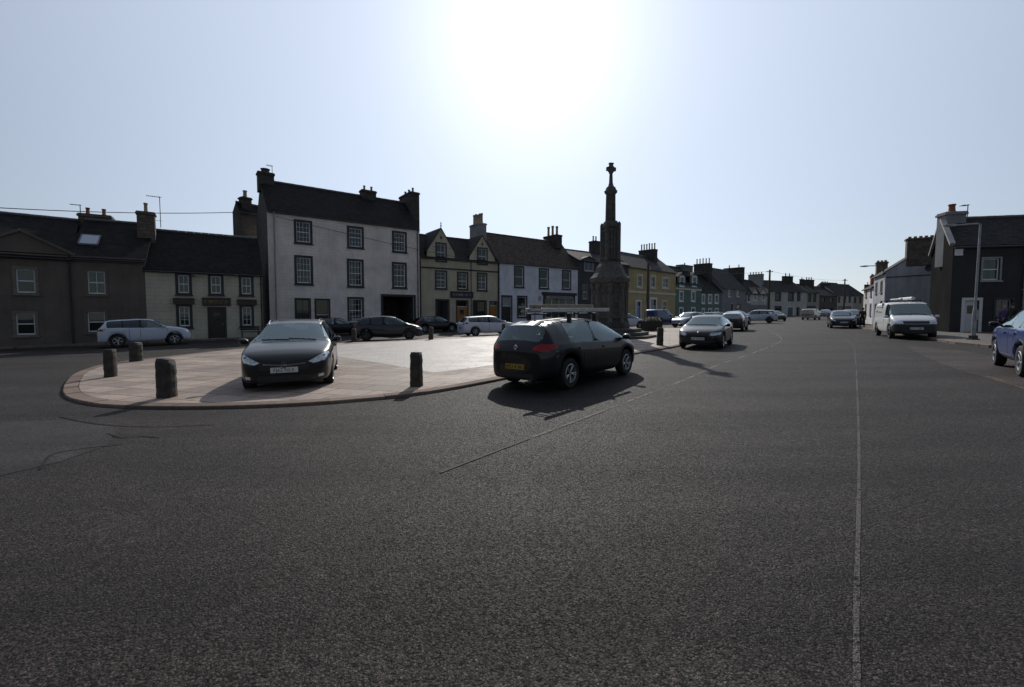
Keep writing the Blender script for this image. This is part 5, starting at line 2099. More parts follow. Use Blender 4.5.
per = sum((Vector(island[(i + 1) % len(island)]) - Vector(island[i])).length for i in range(len(island)))
km = MB()
pos = 0.0
while pos < per - 0.3:
    ln = rnd.uniform(0.75, 1.05)
    ln = min(ln, per - pos)
    q_ = [pos + 0.006 + (ln - 0.012) * t / 3 for t in range(4)]
    o_ = along(island, q_)
    tl = 0.006 * rnd.uniform(-1, 1)
    rings = []
    for i in range(4):
        t = (o_[min(i + 1, 3)] - o_[max(i - 1, 0)]).normalized()
        sgn = 1 if sum(island[i2].x * island[(i2 + 1) % len(island)].y - island[(i2 + 1) % len(island)].x * island[i2].y for i2 in range(len(island))) > 0 else -1
        nn = Vector((-t.y, t.x)) * sgn
        a_, c_ = o_[i] + nn * rnd.uniform(0, .006), o_[i] + nn * 0.258
        g_ = a_ + nn * 0.015
        rings.append([(a_.x, a_.y, gz(a_.x) - .05), (a_.x, a_.y, gz(a_.x) + .045 + tl), (g_.x, g_.y, gz(g_.x) + .06 + tl), (c_.x, c_.y, gz(c_.x) + .068 + tl), (c_.x, c_.y, gz(c_.x) - .05)])
    km.loft(rings)
    pos += ln
kerb = km.build('kerb', M['kerb_single'])
kerb['kind'] = 'structure'
ISL = 0.062
slab('paving', inset(island, 0.27), M['flag'], ISL)
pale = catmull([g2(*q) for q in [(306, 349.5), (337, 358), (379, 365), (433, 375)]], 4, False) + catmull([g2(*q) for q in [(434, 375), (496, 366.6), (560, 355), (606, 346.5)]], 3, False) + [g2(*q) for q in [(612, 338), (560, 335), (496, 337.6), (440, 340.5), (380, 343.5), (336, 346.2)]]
sheet('pale_glare_paving', pale, M['pale_glare_flag'], ISL + 0.004)  # sheet laid over the glare area; its brightness is in the colour

sheet('tarmac_patch', [g2(*q) for q in [(-60, 424), (60, 420), (118, 428), (106, 446), (60, 462), (0, 476), (-80, 482)]], M['smooth_asphalt'], 0.004)
sheet('parking_strip', [g2(*q) for q in [(905, 346), (960, 350.5), (992, 356), (1040, 364), (1130, 384), (1130, 410), (1020, 388), (960, 371), (925, 357)]], M['red_asphalt'], 0.004)

# painted lines and worn joints
def stroke(name, px, w, mat, dz=0.008, n=6):
    c = catmull([g2(*q) for q in px], n, False)
    L_, R_ = [], []
    for i, p in enumerate(c):
        a, b = c[max(i - 1, 0)], c[min(i + 1, len(c) - 1)]
        t = (b - a).normalized()
        nrm = Vector((-t.y, t.x)) * (w / 2) * (0.85 + 0.3 * rnd.random())
        L_.append(p + nrm)
        R_.append(p - nrm)
    return sheet(name, L_ + R_[::-1], mat, dz)


stroke('road_line', [(622, 404.4), (645, 395.2), (664, 388.2)], 0.06, M['line_white'])
stroke('road_line', [(440, 473), (500, 450), (530, 438.6)], 0.04, M['line_faint'])
stroke('road_line', [(532, 437.9), (580, 420), (618, 405.6)], 0.045, M['line_centre'])
stroke('road_line', [(668, 386.4), (690, 377.6), (720, 364.3), (750, 354.2), (776, 344), (781.5, 339.6), (777, 334.6), (768, 329.5)], 0.06, M['line_centre'], 0.004)
stroke('road_line', [(857.5, 720), (856.5, 600), (859, 480), (858, 409.6), (855.6, 359.8), (853.2, 346.5), (846.7, 340.2), (832, 335)], 0.026, M['line_faint'], 0.004)
stroke('road_line', [(988, 376.4), (1010, 384), (1040, 395), (1090, 414)], 0.11, M['line_yellow'])
stroke('road_line', [(0, 380.2), (14, 379)], 0.16, M['line_yellow'])
stroke('road_line', [(6, 391), (22, 384), (30, 377)], 0.06, M['line_yellow'])
for px in ([(108, 434), (122, 438), (140, 436.5), (160, 438)], [(80, 449), (100, 447), (122, 444.5)], [(60, 417), (96, 424), (150, 427), (214, 425)], [(40, 470), (52, 455), (84, 449)]):
    stroke('crack_seam', px, 0.022, M['tar'], 0.0085, 8)

# pavements under the house fronts
def off(p, a, b, d):
    t = (Vector(b) - Vector(a)).normalized()
    return Vector(p) + Vector((t.y, -t.x)) * d


ch = [XY(-75, 24.1), P1, P2, P3, PA, PB, PC, PD, PE, PF, PG, PH, PI, PJ, PK, PL, PN]
outer_ = []
for i, p in enumerate(ch):
    a, b = ch[max(i - 1, 0)], ch[min(i + 1, len(ch) - 1)]
    outer_.append(off(p, a, b, 1.5))
left_pav = slab('pavement', [tuple(p) for p in ch[:1]] + outer_ + ch[::-1][:-1], M['pavement'], 0.11)
kr = MB()
for i in range(len(outer_) - 1):
    a, b = outer_[i], outer_[i + 1]
    t = (b - a).normalized()
    nn = Vector((t.y, -t.x)) * 0.14
    kr.loft([[(p.x, p.y, gz(p.x) - .05), (p.x + nn.x, p.y + nn.y, gz(p.x) - .05), (p.x + nn.x, p.y + nn.y, gz(p.x) + .105), (p.x, p.y, gz(p.x) + .118)] for p in (a, b)])
o = kr.build('kerb', M['kerb'])
o['kind'] = 'structure'
KB = [Vector((29.2 + 0.53 * 14, 37 + 0.848 * 14)), Vector((29.2, 37.0)), Vector((22.6, 24.4)), Vector((19.35, 18.7)), Vector((18.9, 17.0)), Vector((19.6, 15.2)), Vector((23.5, 13.2)), Vector((34.0, 9.0))]
inn = [Vector((38.2 + 0.8, 48.0)), RC, RA + Vector((1.5, 4.0)), RA, RB, Vector((40, 20))]
slab('pavement', KB + inn[::-1], M['pavement'], 0.11)
kr = MB()
for a, b in zip(KB, KB[1:]):
    t = (b - a).normalized()
    nn = Vector((t.y, -t.x)) * 0.15
    kr.loft([[(p.x, p.y, gz(p.x) - .05), (p.x + nn.x, p.y + nn.y, gz(p.x) - .05), (p.x + nn.x, p.y + nn.y, gz(p.x) + .105), (p.x, p.y, gz(p.x) + .118)] for p in (a, b)])
o = kr.build('kerb', M['kerb'])
o['kind'] = 'structure'

# ------------------------------------------------------------------ market cross
M['cross_stone'] = stone('weathered_sandstone', (0.105, 0.098, 0.092), 0.55, 0.30)
M['cross_plain'] = simple('weathered_dressed_stone', (0.09, 0.085, 0.08), 0.95, bump=0.5, bscale=18, var=0.4)
CX, CYY = 6.05, 27.0
cz = gz(CX) + ISL
mc = empty('market_cross', (CX, CYY, cz), R(12))
tag(mc, 'tall stone market cross on stepped octagonal base in the square', 'monument')
O8 = math.pi / 8
for r_, z0, z1 in ((2.62, -.08, .17), (2.2, .17, .36), (1.8, .36, .56)):
    s = MB()
    s.lathe([(r_ / math.cos(O8) * 1.0, z0), (r_ / math.cos(O8), z1)], 8, rot=O8)
    s.build('step', M['cross_plain'], mc, bevel=.025)
s = MB()
q = 1 / math.cos(O8)
s.lathe([(1.12 * q, .56), (1.12 * q, .86), (1.0 * q, .95), (.93 * q, 1.0), (.93 * q, 3.28), (.97 * q, 3.32)], 8, rot=O8)
s.build('base', M['cross_stone'], mc)
for i in range(8):
    a = i * math.pi / 4 + O8
    c, si = math.cos(a), math.sin(a)
    b = MB()
    b.lathe([(.17, .86), (.19, .98), (.13, 1.06), (.13, 3.0), (.17, 3.08), (.19, 3.2), (.17, 3.3)], 10, .99 * c, .99 * si)
    b.build('corner_shaft', M['cross_plain'], mc, True)
    # carved panel on each face
    a2 = i * math.pi / 4
    p = MB()
    n_ = Vector((math.cos(a2), math.sin(a2), 0))
    t_ = Vector((-n_.y, n_.x, 0))
    def PP(tt, zz, d):
        w = n_ * (.93 + d) + t_ * tt
        return (w.x, w.y, zz)
    fr = [(-.28, 1.2), (.28, 1.2), (.28, 2.55), (0, 2.95), (-.28, 2.55)]
    fi = [(-.2, 1.28), (.2, 1.28), (.2, 2.5), (0, 2.8), (-.2, 2.5)]
    for kx in range(5):
        j = (kx + 1) % 5
        p.loft([[PP(*fr[kx], -.02), PP(*fr[j], -.02), PP(*fr[j], .07), PP(*fr[kx], .07)], [PP(*fi[kx], -.02), PP(*fi[j], -.02), PP(*fi[j], .04), PP(*fi[kx], .04)]])
    p.build('carved_panel', M['cross_plain'], mc)
s = MB()
s.lathe([(.97 * q, 3.30), (1.07 * q, 3.38), (1.13 * q, 3.52), (1.13 * q, 3.66), (1.04 * q, 3.72), (.88 * q, 3.95), (.75 * q, 4.3), (.64 * q, 4.5), (.60 * q, 4.6)], 8, rot=O8)
s.build('cornice', M['cross_plain'], mc)
s = MB()
s.box(-.48, .48, -.48, .48, 4.4, 4.75).box(-.40, .40, -.40, .40, 4.75, 6.75)
s.build('shaft', M['cross_stone'], mc, bevel=.03)
for sx, sy in ((1, 1), (1, -1), (-1, 1), (-1, -1)):
    b = MB()
    b.box(sx * .40 - .075, sx * .40 + .075, sy * .40 - .075, sy * .40 + .075, 4.7, 6.9)
    b.loft([[(sx * .40 + dx * .085, sy * .40 + dy * .085, 6.9) for dx, dy in ((-1, -1), (1, -1), (1, 1), (-1, 1))], [(sx * .39 + dx * .035, sy * .39 + dy * .035, 7.06) for dx, dy in ((-1, -1), (1, -1), (1, 1), (-1, 1))]])
    b.build('buttress', M['cross_plain'], mc, bevel=.015)
for a2 in range(4):
    n_ = Vector((math.cos(a2 * math.pi / 2), math.sin(a2 * math.pi / 2), 0))
    t_ = Vector((-n_.y, n_.x, 0))
    b = MB()
    for tt in (-.3, -.1, .1, .3):
        c0 = n_ * .41 + t_ * tt
        b.bar((c0.x, c0.y, 4.85), (c0.x, c0.y, 6.55), .07, .06)
    for zz in (4.85, 6.55):
        c0, c1 = n_ * .412 - t_ * .31, n_ * .412 + t_ * .31
        b.bar((c0.x, c0.y, zz), (c1.x, c1.y, zz), .07, .09)
    b.build('tracery', M['cross_plain'], mc)
s = MB()
s.box(-.43, .43, -.43, .43, 6.75, 6.9)
s.loft([[(dx * .38, dy * .38, 6.9) for dx, dy in ((-1, -1), (1, -1), (1, 1), (-1, 1))], [(dx * .30, dy * .30, 7.12) for dx, dy in ((-1, -1), (1, -1), (1, 1), (-1, 1))]])
s.build('shoulder', M['cross_plain'], mc)
s = MB()
s.lathe([(.36, 7.0), (.31, 7.2), (.285, 8.78)], 8, rot=O8)
s.build('upper_shaft', M['cross_stone'], mc)
s = MB()
s.lathe([(.29, 8.74), (.38, 8.84), (.40, 8.96), (.33, 9.02), (.28, 9.16), (.17, 9.26), (.15, 9.3)], 8, rot=O8)
s.build('capital', M['cross_plain'], mc)
s = MB()
s.lathe([(.17, 9.25), (.12, 9.45), (.095, 10.05)], 8, rot=O8)
sx = 0.085
s.box(-.11, .11, -sx, sx, 10.0, 10.56)
s.box(-.30, -.11, -sx + .004, sx - .004, 10.16, 10.38).box(.11, .30, -sx + .004, sx - .004, 10.16, 10.38)
s.loft([[(-.16, -sx, 10.562), (.16, -sx, 10.562), (.16, sx, 10.562), (-.16, sx, 10.562)], [(-.13, -sx, 10.65), (.13, -sx, 10.65), (.13, sx, 10.65), (-.13, sx, 10.65)]])
cr = s.build('cross_head', M['cross_plain'], mc, bevel=.02)
ring = MB()
rr_ = [[((.20 + dr) * math.cos(a), dy, 10.27 + (.20 + dr) * math.sin(a)) for a in [2 * math.pi * i / 20 for i in range(20)]] for dr, dy in ((-.035, -.05), (.035, -.05), (.035, .05), (-.035, .05))]
ring.loft(rr_ + [rr_[0]], cap=False)
ring.build('cross_ring', M['cross_plain'], mc)

# ------------------------------------------------------------------ stone bollards
M['bollard'] = simple('rough_bollard_stone', (0.055, 0.049, 0.044), 0.95, bump=0.7, bscale=22, var=0.45, scale=7)


def bollard(u, v, w, hgt, label, dep=0.8, lean=0.0, on=ISL):
    p = G(u, v)
    bm = bmesh.new()
    bmesh.ops.create_cube(bm, size=1)
    bmesh.ops.bevel(bm, geom=bm.edges[:], offset=.05, segments=2, affect='EDGES')
    w *= .9
    bmesh.ops.scale(bm, verts=bm.verts, vec=(w, w * dep, hgt + .15))
    bmesh.ops.subdivide_edges(bm, edges=[e for e in bm.edges if e.calc_length() > .25], cuts=7, use_grid_fill=True)
    bmesh.ops.subdivide_edges(bm, edges=[e for e in bm.edges if e.calc_length() > .09], cuts=2, use_grid_fill=True)
    r2 = random.Random(int(u * 7))
    ph = [r2.uniform(0, 6.28) for _ in range(8)]
    for vv in bm.verts:
        z = vv.co.z
        n = .002 * math.sin(z * 9 + ph[0] + vv.co.x * 6) + .0025 * math.sin(z * 23 + ph[1] + vv.co.y * 14) + .003 * math.sin(vv.co.x * 40 + ph[2] + z * 31) + r2.uniform(-.003, .003)
        d = Vector((vv.co.x, vv.co.y, 0))
        if d.length > 1e-4:
            vv.co += d.normalized() * n
        t = z / (hgt + .15) + .5
        vv.co.x *= 1.05 - .10 * t
        vv.co.x += lean * t
        if t > .9:
            vv.co.z += .008 * math.sin(vv.co.x * 12 + ph[3]) - .05 * max(0, vv.co.x / w + .1) * (1 if ph[4] > 3 else -.3)
    me = bpy.data.meshes.new('stone_bollard')
    bm.to_mesh(me)
    bm.free()
    me.materials.append(M['bollard'])
    me.polygons.foreach_set('use_smooth', [True] * len(me.polygons))
    o = link(bpy.data.objects.new('stone_bollard', me))
    o.location = (p.x, p.y, gz(p.x) + on + (hgt + .15) / 2 - .15)
    o.rotation_euler.z = r2.uniform(-.25, .25)
    return tag(o, label, 'bollard', 'rough stone bollards round the paved island')


bollard(111, 379, .25, .74, 'rough stone bollard before the front wheel of the pale SUV, nearest the island tip')
bollard(136.5, 362.8, .36, .70, 'broad brownish stone bollard on the far edge of the island, below the pale SUV')
bollard(167.2, 400.3, .30, .77, 'tall dark stone bollard between the island tip and the charcoal car')
bollard(416.6, 389, .25, .74, 'slim stone bollard alone on the near edge between the two large dark cars')
bollard(431, 340.4, .30, .80, 'small distant stone bollard in front of the dark blue car, on the far edge')
bollard(503.6, 336.6, .26, .85, 'small distant stone bollard overlapping the bonnet of the white estate car')
bollard(354, 343, .27, .80, 'dark stone bollard against the rear of the slate blue car')
bollard(659.6, 346.5, .30, .80, 'squat stone bollard with notched side between the planter and the dark car facing us', lean=0.02)

# ------------------------------------------------------------------ planter with flowers
M['leaf'] = simple('planter_leaf', (0.05, 0.075, 0.02), 0.7, var=0.5, scale=9)
M['petal'] = simple('yellow_petal', (0.55, 0.40, 0.03), 0.6, var=0.2)
M['planter'] = simple('dark_planter_timber', (0.025, 0.022, 0.02), 0.8, bump=0.3)
pp = G(651.5, 331.5)
pl_ = empty('flower_planter', (pp.x, pp.y, gz(pp.x) + ISL), R(30))
tag(pl_, 'dark box planter of yellow flowers beside the market cross', 'planter')
b = MB()
for z in (0, .2, .4, .6):
    b.box(-.82, .82, -.36, -.30, z + .012, z + .195).box(-.82, .82, .30, .36, z + .012, z + .195)
    b.box(-.82, -.76, -.298, .298, z + .012, z + .195).box(.76, .82, -.298, .298, z + .012, z + .195)
for x in (-.84, .76):
    for y in (-.38, .30):
        b.box(x, x + .08, y, y + .08, 0, .84)
b.build('box', M['planter'], pl_, bevel=.006)
b = MB()
b.box(-.755, .755, -.295, .295, .05, .74)
b.build('soil', M['seat'], pl_)
lf, ptl = MB(), MB()
r2 = random.Random(3)
for i in range(700):
    x, y = r2.uniform(-.8, .8), r2.uniform(-.34, .34)
    hh = .3 * (1 - (x / 1.0) ** 2) * r2.uniform(.3, 1.25)
    z = .74 + hh
    a, tl = r2.uniform(0, 6.28), r2.uniform(-.8, .8)
    d = Vector((math.cos(a), math.sin(a), tl)).normalized() * r2.uniform(.05, .11)
    e = Vector((-math.sin(a), math.cos(a), r2.uniform(-.3, .3))) * .028
    c = Vector((x, y, z))
    lf.quad(c - d * .5, c + e, c + d, c - e)
    if i % 9 == 0:
        c = c + Vector((0, 0, .08))
        for k in range(5):
            aa = k * 2 * math.pi / 5
            u_ = Vector((math.cos(aa), math.sin(aa), .4)) * .045
            w_ = Vector((-math.sin(aa), math.cos(aa), 0)) * .02
            ptl.quad(c, c + u_ * .6 + w_, c + u_, c + u_ * .6 - w_)
o = lf.build('foliage', M['leaf'], pl_, recalc=False)
o['kind'] = 'stuff'
o = ptl.build('flowers', M['petal'], pl_, recalc=False)
o['kind'] = 'stuff'

sp = G(649.8, 329.5)
s = MB()
s.tube([(0, 0, -.05), (0, 0, 2.3)], .045, 8)
o = s.build('sign_post', M['trim_grey'], None, True)
o.location = (sp.x, sp.y + 1.2, gz(sp.x) + ISL)
tag(o, 'thin pale grey post standing behind the flower planter', 'post')

# ------------------------------------------------------------------ poles, wires, street lamps
def pole(u, y, vtop, label, r=.14, arms=True):
    q = XY(u, y)
    zt = at(u, vtop, y).z
    z0 = gz(q.x)
    o = empty('telegraph_pole', (q.x, q.y, z0))
    tag(o, label, 'pole', 'timber telegraph poles')
    m = MB()
    m.tube([(0, 0, -.3), (0, 0, zt - z0)], r, 10, r * .72)
    m.build('trunk', M['wood_pole'], o, True)
    if arms:
        m = MB()
        m.box(-.7, .7, -.06, .06, zt - z0 - .5, zt - z0 - .38)
        m.build('crossarm', M['wood_pole'], o)
        for x in (-.6, -.2, .2, .6):
            m = MB()
            m.lathe([(.03, zt - z0 - .38), (.05, zt - z0 - .3), (.04, zt - z0 - .22), (0, zt - z0 - .2)], 8, x, 0)
            m.build('insulator', M['trim_grey'], o, True)
    return Vector((q.x, q.y, zt))


pa = pole(647.5, 60.0, 263.5, 'timber telegraph pole rising in front of the yellow house', .22, False)
pb = pole(768.4, 98.0, 269.8, 'tall timber telegraph pole beside the twin gabled cottage', .26)
pc = pole(843.4, 122.0, 278.8, 'distant thin telegraph pole in front of the far white house', .22)


def wire(name, a, b, sag, label, r=.012, group='overhead wires'):
    a, b = Vector(a), Vector(b)
    m = MB()
    pts = []
    for i in range(25):
        t = i / 24
        p = a.lerp(b, t)
        p.z -= sag * 4 * t * (1 - t)
        pts.append(p)
    m.tube(pts, r, 5)
    o = m.build(name, M['iron'])
    return tag(o, label, 'wire', group)


wire('overhead_wire', at(-120, 200, 26), at(238, 212.2, 42.3), .35, 'black overhead wire sagging above the brown houses and pub roof', .03)
wire('overhead_wire', at(276, 216.5, 37.0), at(469, 259.5, 48.4), .15, 'thin cable running across the upper wall of the tall white house', .022)
wire('overhead_wire', at(433, 246.5, 45.6), at(493, 250.5, 50.0), .1, 'thin pale line strung between the two gables of the cream shop house', .02)
wire('overhead_wire', pa + Vector((0, 0, -.3)), at(692, 270, 79), .25, 'thin wire from the pole at the yellow house to the green house', .02)
wire('overhead_wire', pa + Vector((0, 0, -.2)), pb + Vector((-.3, 0, -.3)), .8, 'long thin wire between the yellow house pole and the cottage pole', .02)
wire('overhead_wire', pb + Vector((.3, 0, -.3)), pc + Vector((0, 0, -.4)), .6, 'thin wire between the cottage pole and the distant pole', .02)

lp = G(973, 342)
M['lamp_steel'] = simple('galvanised_lamp_steel', (0.30, 0.31, 0.32), 0.55, 0.5, var=0.25, scale=3)
lo = empty('street_lamp', (lp.x, lp.y, gz(lp.x) + .11))
tag(lo, 'galvanised street lamp standing on the pavement before the charcoal house', 'street lamp', 'street lamps')
m = MB()
top = at(980.5, 224.5, lp.y)
lean = Vector((top.x - lp.x, 0, top.z - gz(lp.x) - .11))
m.tube([(0, 0, -.1), lean * .24], .085, 12)
m.build('base', M['lamp_steel'], lo, True)
m = MB()
m.tube([lean * .235, lean * .27, lean * .29], .082, 12, .05)
m.tube([lean * .28, lean], .05, 12, .04)
m.build('pole', M['lamp_steel'], lo, True)
m = MB()
ax_ = lean + Vector((-1.05, .1, -.02))
m.tube([lean, lean + Vector((-.1, .01, .04)), ax_], .035, 8)
m.build('arm', M['lamp_steel'], lo, True)
m = MB()
m.loft([[(ax_.x + .1, ax_.y - .06, ax_.z - .03), (ax_.x + .1, ax_.y + .06, ax_.z - .03), (ax_.x + .1, ax_.y + .06, ax_.z + .05), (ax_.x + .1, ax_.y - .06, ax_.z + .05)],
        [(ax_.x - .2, ax_.y - .12, ax_.z - .05), (ax_.x - .2, ax_.y + .12, ax_.z - .05), (ax_.x - .2, ax_.y + .1, ax_.z + .07), (ax_.x - .2, ax_.y - .1, ax_.z + .07)],
        [(ax_.x - .5, ax_.y - .08, ax_.z - .03), (ax_.x - .5, ax_.y + .08, ax_.z - .03), (ax_.x - .5, ax_.y + .06, ax_.z + .04), (ax_.x - .5, ax_.y - .06, ax_.z + .04)]])
m.build('lantern', M['lamp_steel'], lo, bevel=.01)
m = MB()
m.box(-.17, .17, -.14, .14, -.02, .05).box(-.12, .12, -.1, .1, .05, .2)
m.build('base_plate', M['iron'], lo, bevel=.01)
m = MB()
m.box(-.06 + .02, .06 + .02, -.125, -.09, .9, 1.35)
m.build('service_door', M['lamp_steel'], lo)

fb = RC + SD * 2.0
fz = at(880, 265.6, fb.y).z
fo = empty('wall_lamp', (fb.x, fb.y, fz), math.atan2(.53, -.848))
tag(fo, 'far street lamp on a long thin arm over the road, above the parked van', 'street lamp', 'street lamps')
m = MB()
m.tube([(-.15, 0, -1.2), (-.15, 0, .0)], .05, 8)
m.tube([(-.15, 0, 0), (.9, 0, .02)], .035, 8)
m.build('arm', M['iron'], fo, True)
m = MB()
m.loft([[(.85, -.05, -.03), (.85, .05, -.03), (.85, .05, .05), (.85, -.05, .05)], [(1.1, -.12, -.05), (1.1, .12, -.05), (1.1, .1, .07), (1.1, -.1, .07)], [(1.45, -.08, -.02), (1.45, .08, -.02), (1.45, .06, .04), (1.45, -.06, .04)]])
m.build('lantern', M['iron'], fo)

# ------------------------------------------------------------------ people
M['skin'] = simple('skin', (0.30, 0.18, 0.13), 0.6, var=0.1)
M['hair'] = simple('grey_hair', (0.20, 0.18, 0.16), 0.8, var=0.2)
M['hair_dark'] = simple('dark_hair', (0.02, 0.016, 0.013), 0.8, var=0.2)
M['shoe'] = simple('shoe_leather', (0.015, 0.014, 0.013), 0.6)


def person(x, y, z, hgt, face, top_c, leg_c, label, hair, stride=.10, arm=.0):
    s = hgt / 1.75
    J = {'pelvis': (0, 0, .95), 'waist': (0, 0, 1.10), 'chest': (0, 0.01, 1.33), 'neck': (0, 0, 1.47), 'neck2': (.01, 0, 1.53), 'head': (.02, 0, 1.63), 'crown': (.01, 0, 1.715)}
    E = [('pelvis', 'waist'), ('waist', 'chest'), ('chest', 'neck'), ('neck', 'neck2'), ('neck2', 'head'), ('head', 'crown')]
    Rd = {'pelvis': (.155, .12), 'waist': (.145, .11), 'chest': (.17, .115), 'neck': (.075, .07), 'neck2': (.056, .056), 'head': (.085, .10), 'crown': (.055, .065)}
    for sg, n in ((1, 'l'), (-1, 'r')):
        st = stride * sg
        J.update({n + 'hip': (0, .10 * sg, .88), n + 'knee': (.05 + st * .6, .105 * sg, .49), n + 'ank': (st - .02, .11 * sg, .09), n + 'toe': (st + .15, .12 * sg, .035),
                  n + 'sh': (0, .19 * sg, 1.40), n + 'elb': (-.04 - st * .5, .245 * sg, 1.11), n + 'wri': (.05 - st + arm, .24 * sg, .87 + arm * .6), n + 'hand': (.07 - st + arm * 1.2, .235 * sg, .77 + arm * .8)})
        E += [('pelvis', n + 'hip'), (n + 'hip', n + 'knee'), (n + 'knee', n + 'ank'), (n + 'ank', n + 'toe'), ('chest', n + 'sh'), (n + 'sh', n + 'elb'), (n + 'elb', n + 'wri'), (n + 'wri', n + 'hand')]
        Rd.update({n + 'hip': (.09, .09), n + 'knee': (.062, .062), n + 'ank': (.045, .045), n + 'toe': (.04, .035), n + 'sh': (.07, .07), n + 'elb': (.048, .048), n + 'wri': (.033, .033), n + 'hand': (.03, .045)})
        for f in range(4):
            k = f'{n}f{f}'
            hx, hy, hz_ = J[n + 'hand']
            J[k] = (hx + .02 - .004 * f, hy + (.03 - .02 * f) * sg * .6, hz_ - (.085, .095, .09, .075)[f])
            E.append((n + 'hand', k))
            Rd[k] = (.009, .009)
        J[n + 'th'] = (J[n + 'hand'][0] + .05, J[n + 'hand'][1], J[n + 'hand'][2] + .0)
        E.append((n + 'wri', n + 'th'))
        Rd[n + 'th'] = (.01, .01)
    names = list(J)
    me = bpy.data.meshes.new('person')
    me.from_pydata([J[n] for n in names], [(names.index(a), names.index(b)) for a, b in E], [])
    o = bpy.data.objects.new('person', me)
    COL.objects.link(o)
    o.modifiers.new('skin', 'SKIN')
    for i, n in enumerate(names):
        me.skin_vertices[0].data[i].radius = Rd[n]
        me.skin_vertices[0].data[i].use_root = (n == 'pelvis')
    sub = o.modifiers.new('smooth', 'SUBSURF')
    sub.levels = sub.render_levels = 2
    bpy.context.view_layer.update()
    m2 = bpy.data.meshes.new_from_object(o.evaluated_get(bpy.context.evaluated_depsgraph_get()))
    o.modifiers.clear()
    old = o.data
    o.data = m2
    bpy.data.meshes.remove(old)
    m2.name = 'person'
    for v in m2.vertices:
        v.co *= s
    for mt in (M['skin'], top_c, leg_c, M['shoe']):
        m2.materials.append(mt)
    for p in m2.polygons:
        c = p.center / s
        p.use_smooth = True
        if c.z > 1.49 or (abs(c.y) > .19 and c.z < .90 + arm * .5 and c.z > .6):
            p.material_index = 0
        elif c.z > .93 or abs(c.y) > .20:
            p.material_index = 1
        elif c.z > .10:
            p.material_index = 2
        else:
            p.material_index = 3
    o.location = (x, y, z)
    o.rotation_euler.z = face
    # nose, ears and hair
    h = MB()
    rings = []
    for i in range(7):
        a = i / 6 * math.pi * .62
        rr = math.sin(a) * .112
        rings.append([((-.012 + rr * math.cos(t) * 1.05) * s, rr * math.sin(t) * .9 * s, (1.645 + .115 * math.cos(a) - (.03 if math.cos(t) < 0 else -.03) * (i / 6)) * s) for t in [2 * math.pi * k / 14 for k in range(14)]])
    h.loft(rings, cap=False)
    h.build('hair', hair, o, True)
    f = MB()
    f.loft([[(.115 * s, -.012 * s, 1.60 * s), (.115 * s, .012 * s, 1.60 * s), (.10 * s, .006 * s, 1.645 * s), (.10 * s, -.006 * s, 1.645 * s)], [(.135 * s, -.008 * s, 1.603 * s), (.135 * s, .008 * s, 1.603 * s), (.118 * s, .003 * s, 1.63 * s), (.118 * s, -.003 * s, 1.63 * s)]])
    f.build('nose', M['skin'], o, True)
    return tag(o, label, 'person')


M['cloth_black'] = simple('black_jacket', (0.012, 0.012, 0.014), 0.9)
M['cloth_purple'] = simple('purple_jacket', (0.075, 0.05, 0.16), 0.9)
M['cloth_denim'] = simple('dark_trousers', (0.02, 0.022, 0.032), 0.9)
M['cloth_brown'] = simple('brown_jacket', (0.06, 0.035, 0.03), 0.9)
q1, q2, q3 = XY(1004.5, 24.0), XY(1012.5, 23.4), XY(866, 36.0)
person(q1.x, q1.y, gz(q1.x) + .11, 1.56, R(-150), M['cloth_purple'], M['cloth_denim'], 'person in a purple jacket by the shop window of the charcoal house', M['hair'])
person(q2.x, q2.y, gz(q2.x) + .11, 1.66, R(170), M['cloth_black'], M['cloth_denim'], 'person in black clothes behind the blue car, before the shop window', M['hair_dark'], arm=.08)
person(q3.x - .3, q3.y, gz(q3.x), 1.68, R(-120), M['cloth_brown'], M['cloth_black'], 'distant person in dark clothes beside the road just left of the white panel van', M['hair_dark'], stride=.18)

# low bench and pots before the pub
bq = XY(250, 32.2)
bo = empty('bench', (bq.x, bq.y, gz(bq.x) + .11), math.atan2((P3 - P2).y, (P3 - P2).x))
tag(bo, 'low dark bench on the pavement under the right-hand pub window', 'bench')
bo['label'] = 'low dark bench on the pavement under the pub window'
m = MB()
for i in range(3):
    m.box(-.62, .62, -.22 + i * .15, -.09 + i * .15, .42, .46)
m.build('seat', M['planter'], bo, bevel=.005)
m = MB()
for i in range(2):
    m.box(-.62, .62, .22, .25, .56 + i * .16, .68 + i * .16)
m.build('backrest', M['planter'], bo, bevel=.005)
for x in (-.52, .52):
    m = MB()
    m.box(x - .03, x + .03, -.2, -.14, 0, .42).box(x - .03, x + .03, .19, .25, 0, .56).box(x - .03, x + .03, -.2, .25, .36, .42)
    m.build('leg', M['iron'], bo)

SKY_DUST, SKY_STR, SUN_E = 0.3, 0.036, 3.3
HALO = ((400.0, 0.9), (45.0, 0.30), (1.8, 0.62))
HAZE = (0.86, 0.96, 1.13)
AMB = (0.08, 0.088, 0.106)               # veil of haze over the whole sky
SKY_GREY, SKY_TINT = 0.15, (0.94, 1.0, 1.1)

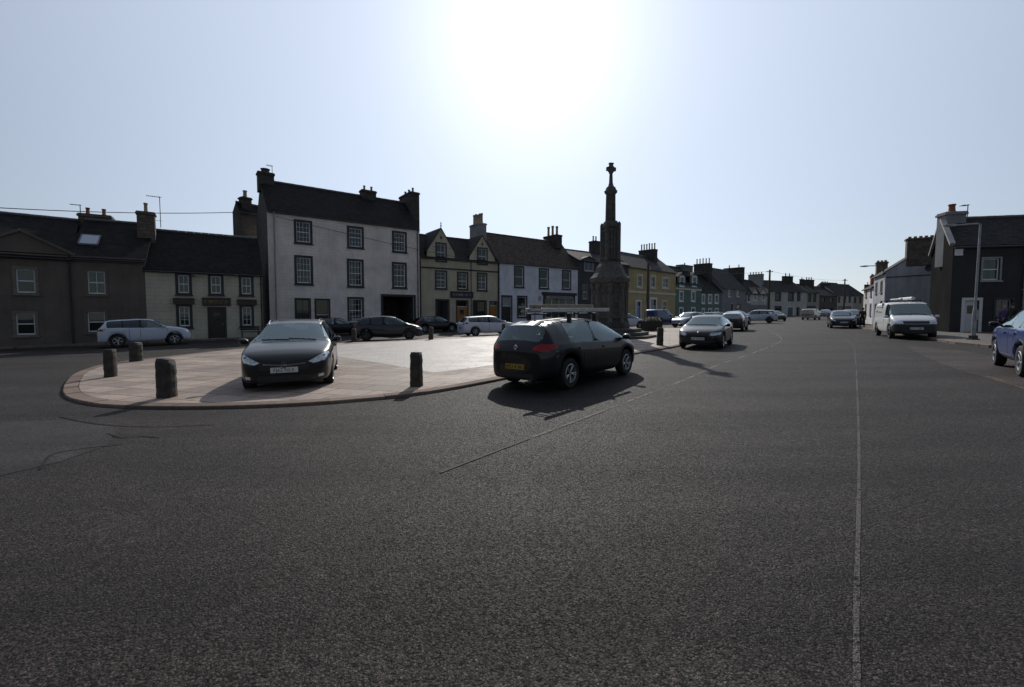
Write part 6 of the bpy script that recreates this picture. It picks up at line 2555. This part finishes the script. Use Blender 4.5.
# ------------------------------------------------------------------ sky, sun, camera
SUN_EL, SUN_AZ = R(33.0), R(2.6)          # azimuth measured from the view direction towards the right
sd = Vector((math.sin(SUN_AZ) * math.cos(SUN_EL), math.cos(SUN_AZ) * math.cos(SUN_EL), math.sin(SUN_EL)))
w = bpy.data.worlds.new('World')
scene.world = w
w.use_nodes = True
nt = w.node_tree
nt.nodes.clear()
k = NT(nt)
out = k.n('OutputWorld')
bg = k.n('Background')
sky = k.n('TexSky', sky_type='NISHITA')
sky.sun_disc = False
sky.sun_elevation = SUN_EL
sky.sun_rotation = SUN_AZ
sky.altitude = 20
sky.air_density = 1.0
sky.dust_density = SKY_DUST
sky.ozone_density = 1.0
bg.inputs['Strength'].default_value = SKY_STR
# forward scattering round the sun in hazy air
tc = k.n('TexCoord')
dt = k.n('VectorMath', operation='DOT_PRODUCT')
k.l(tc.outputs['Generated'], dt.inputs[0])
dt.inputs[1].default_value = tuple(sd)
c = k.math('MAXIMUM', dt.outputs['Value'], 0.0)
core = k.math('ADD', k.math('MULTIPLY', k.math('POWER', c, HALO[0][0]), HALO[0][1] / SKY_STR), k.math('MULTIPLY', k.math('POWER', c, HALO[1][0]), HALO[1][1] / SKY_STR))
wide = k.math('MULTIPLY', k.math('POWER', c, HALO[2][0]), HALO[2][1] / SKY_STR)
hc = k.mix(1.0, k.mix(1.0, (1.0, 0.985, 0.96), core, 'MULTIPLY'), k.mix(1.0, HAZE, wide, 'MULTIPLY'), 'ADD')
hc = k.mix(1.0, hc, tuple(q / SKY_STR for q in AMB), 'ADD')
skyc = k.mix(SKY_GREY, sky.outputs[0], k.mix(1.0, SKY_TINT, k.n('RGBToBW').outputs[0], 'MULTIPLY'))
for n_ in nt.nodes:
    if n_.bl_idname == 'ShaderNodeRGBToBW':
        k.l(sky.outputs[0], n_.inputs[0])
tot = k.mix(1.0, skyc, hc, 'ADD')
k.l(tot, bg.inputs['Color'])
k.l(bg.outputs[0], out.inputs[0])

ld = bpy.data.lights.new('sun', 'SUN')
ld.energy = SUN_E
ld.angle = R(0.53)
ld.color = (1.0, 0.95, 0.87)
lo_ = bpy.data.objects.new('sun', ld)
COL.objects.link(lo_)
lo_.rotation_euler = sd.to_track_quat('Z', 'Y').to_euler()
lo_.location = sd * 60

cd = bpy.data.cameras.new('camera')
cd.sensor_width = 36.0
cd.lens = F_PX / 1024.0 * 36.0
cd.clip_start = 0.05
cd.clip_end = 3000
cd.shift_y = (CYP - 343.5) / 1024.0
co = bpy.data.objects.new('camera', cd)
COL.objects.link(co)
co.location = CAM
co.rotation_euler = (math.pi / 2 - PITCH, 0, 0)
scene.camera = co

scene.view_settings.view_transform = 'Standard'
scene.view_settings.look = 'None'
scene.view_settings.exposure = 0
scene.view_settings.gamma = 1
scene.render.engine = 'CYCLES'
scene.cycles.use_denoising = True
scene.cycles.max_bounces = 8
scene.cycles.transparent_max_bounces = 12
scene.cycles.caustics_reflective = False
scene.cycles.caustics_refractive = False
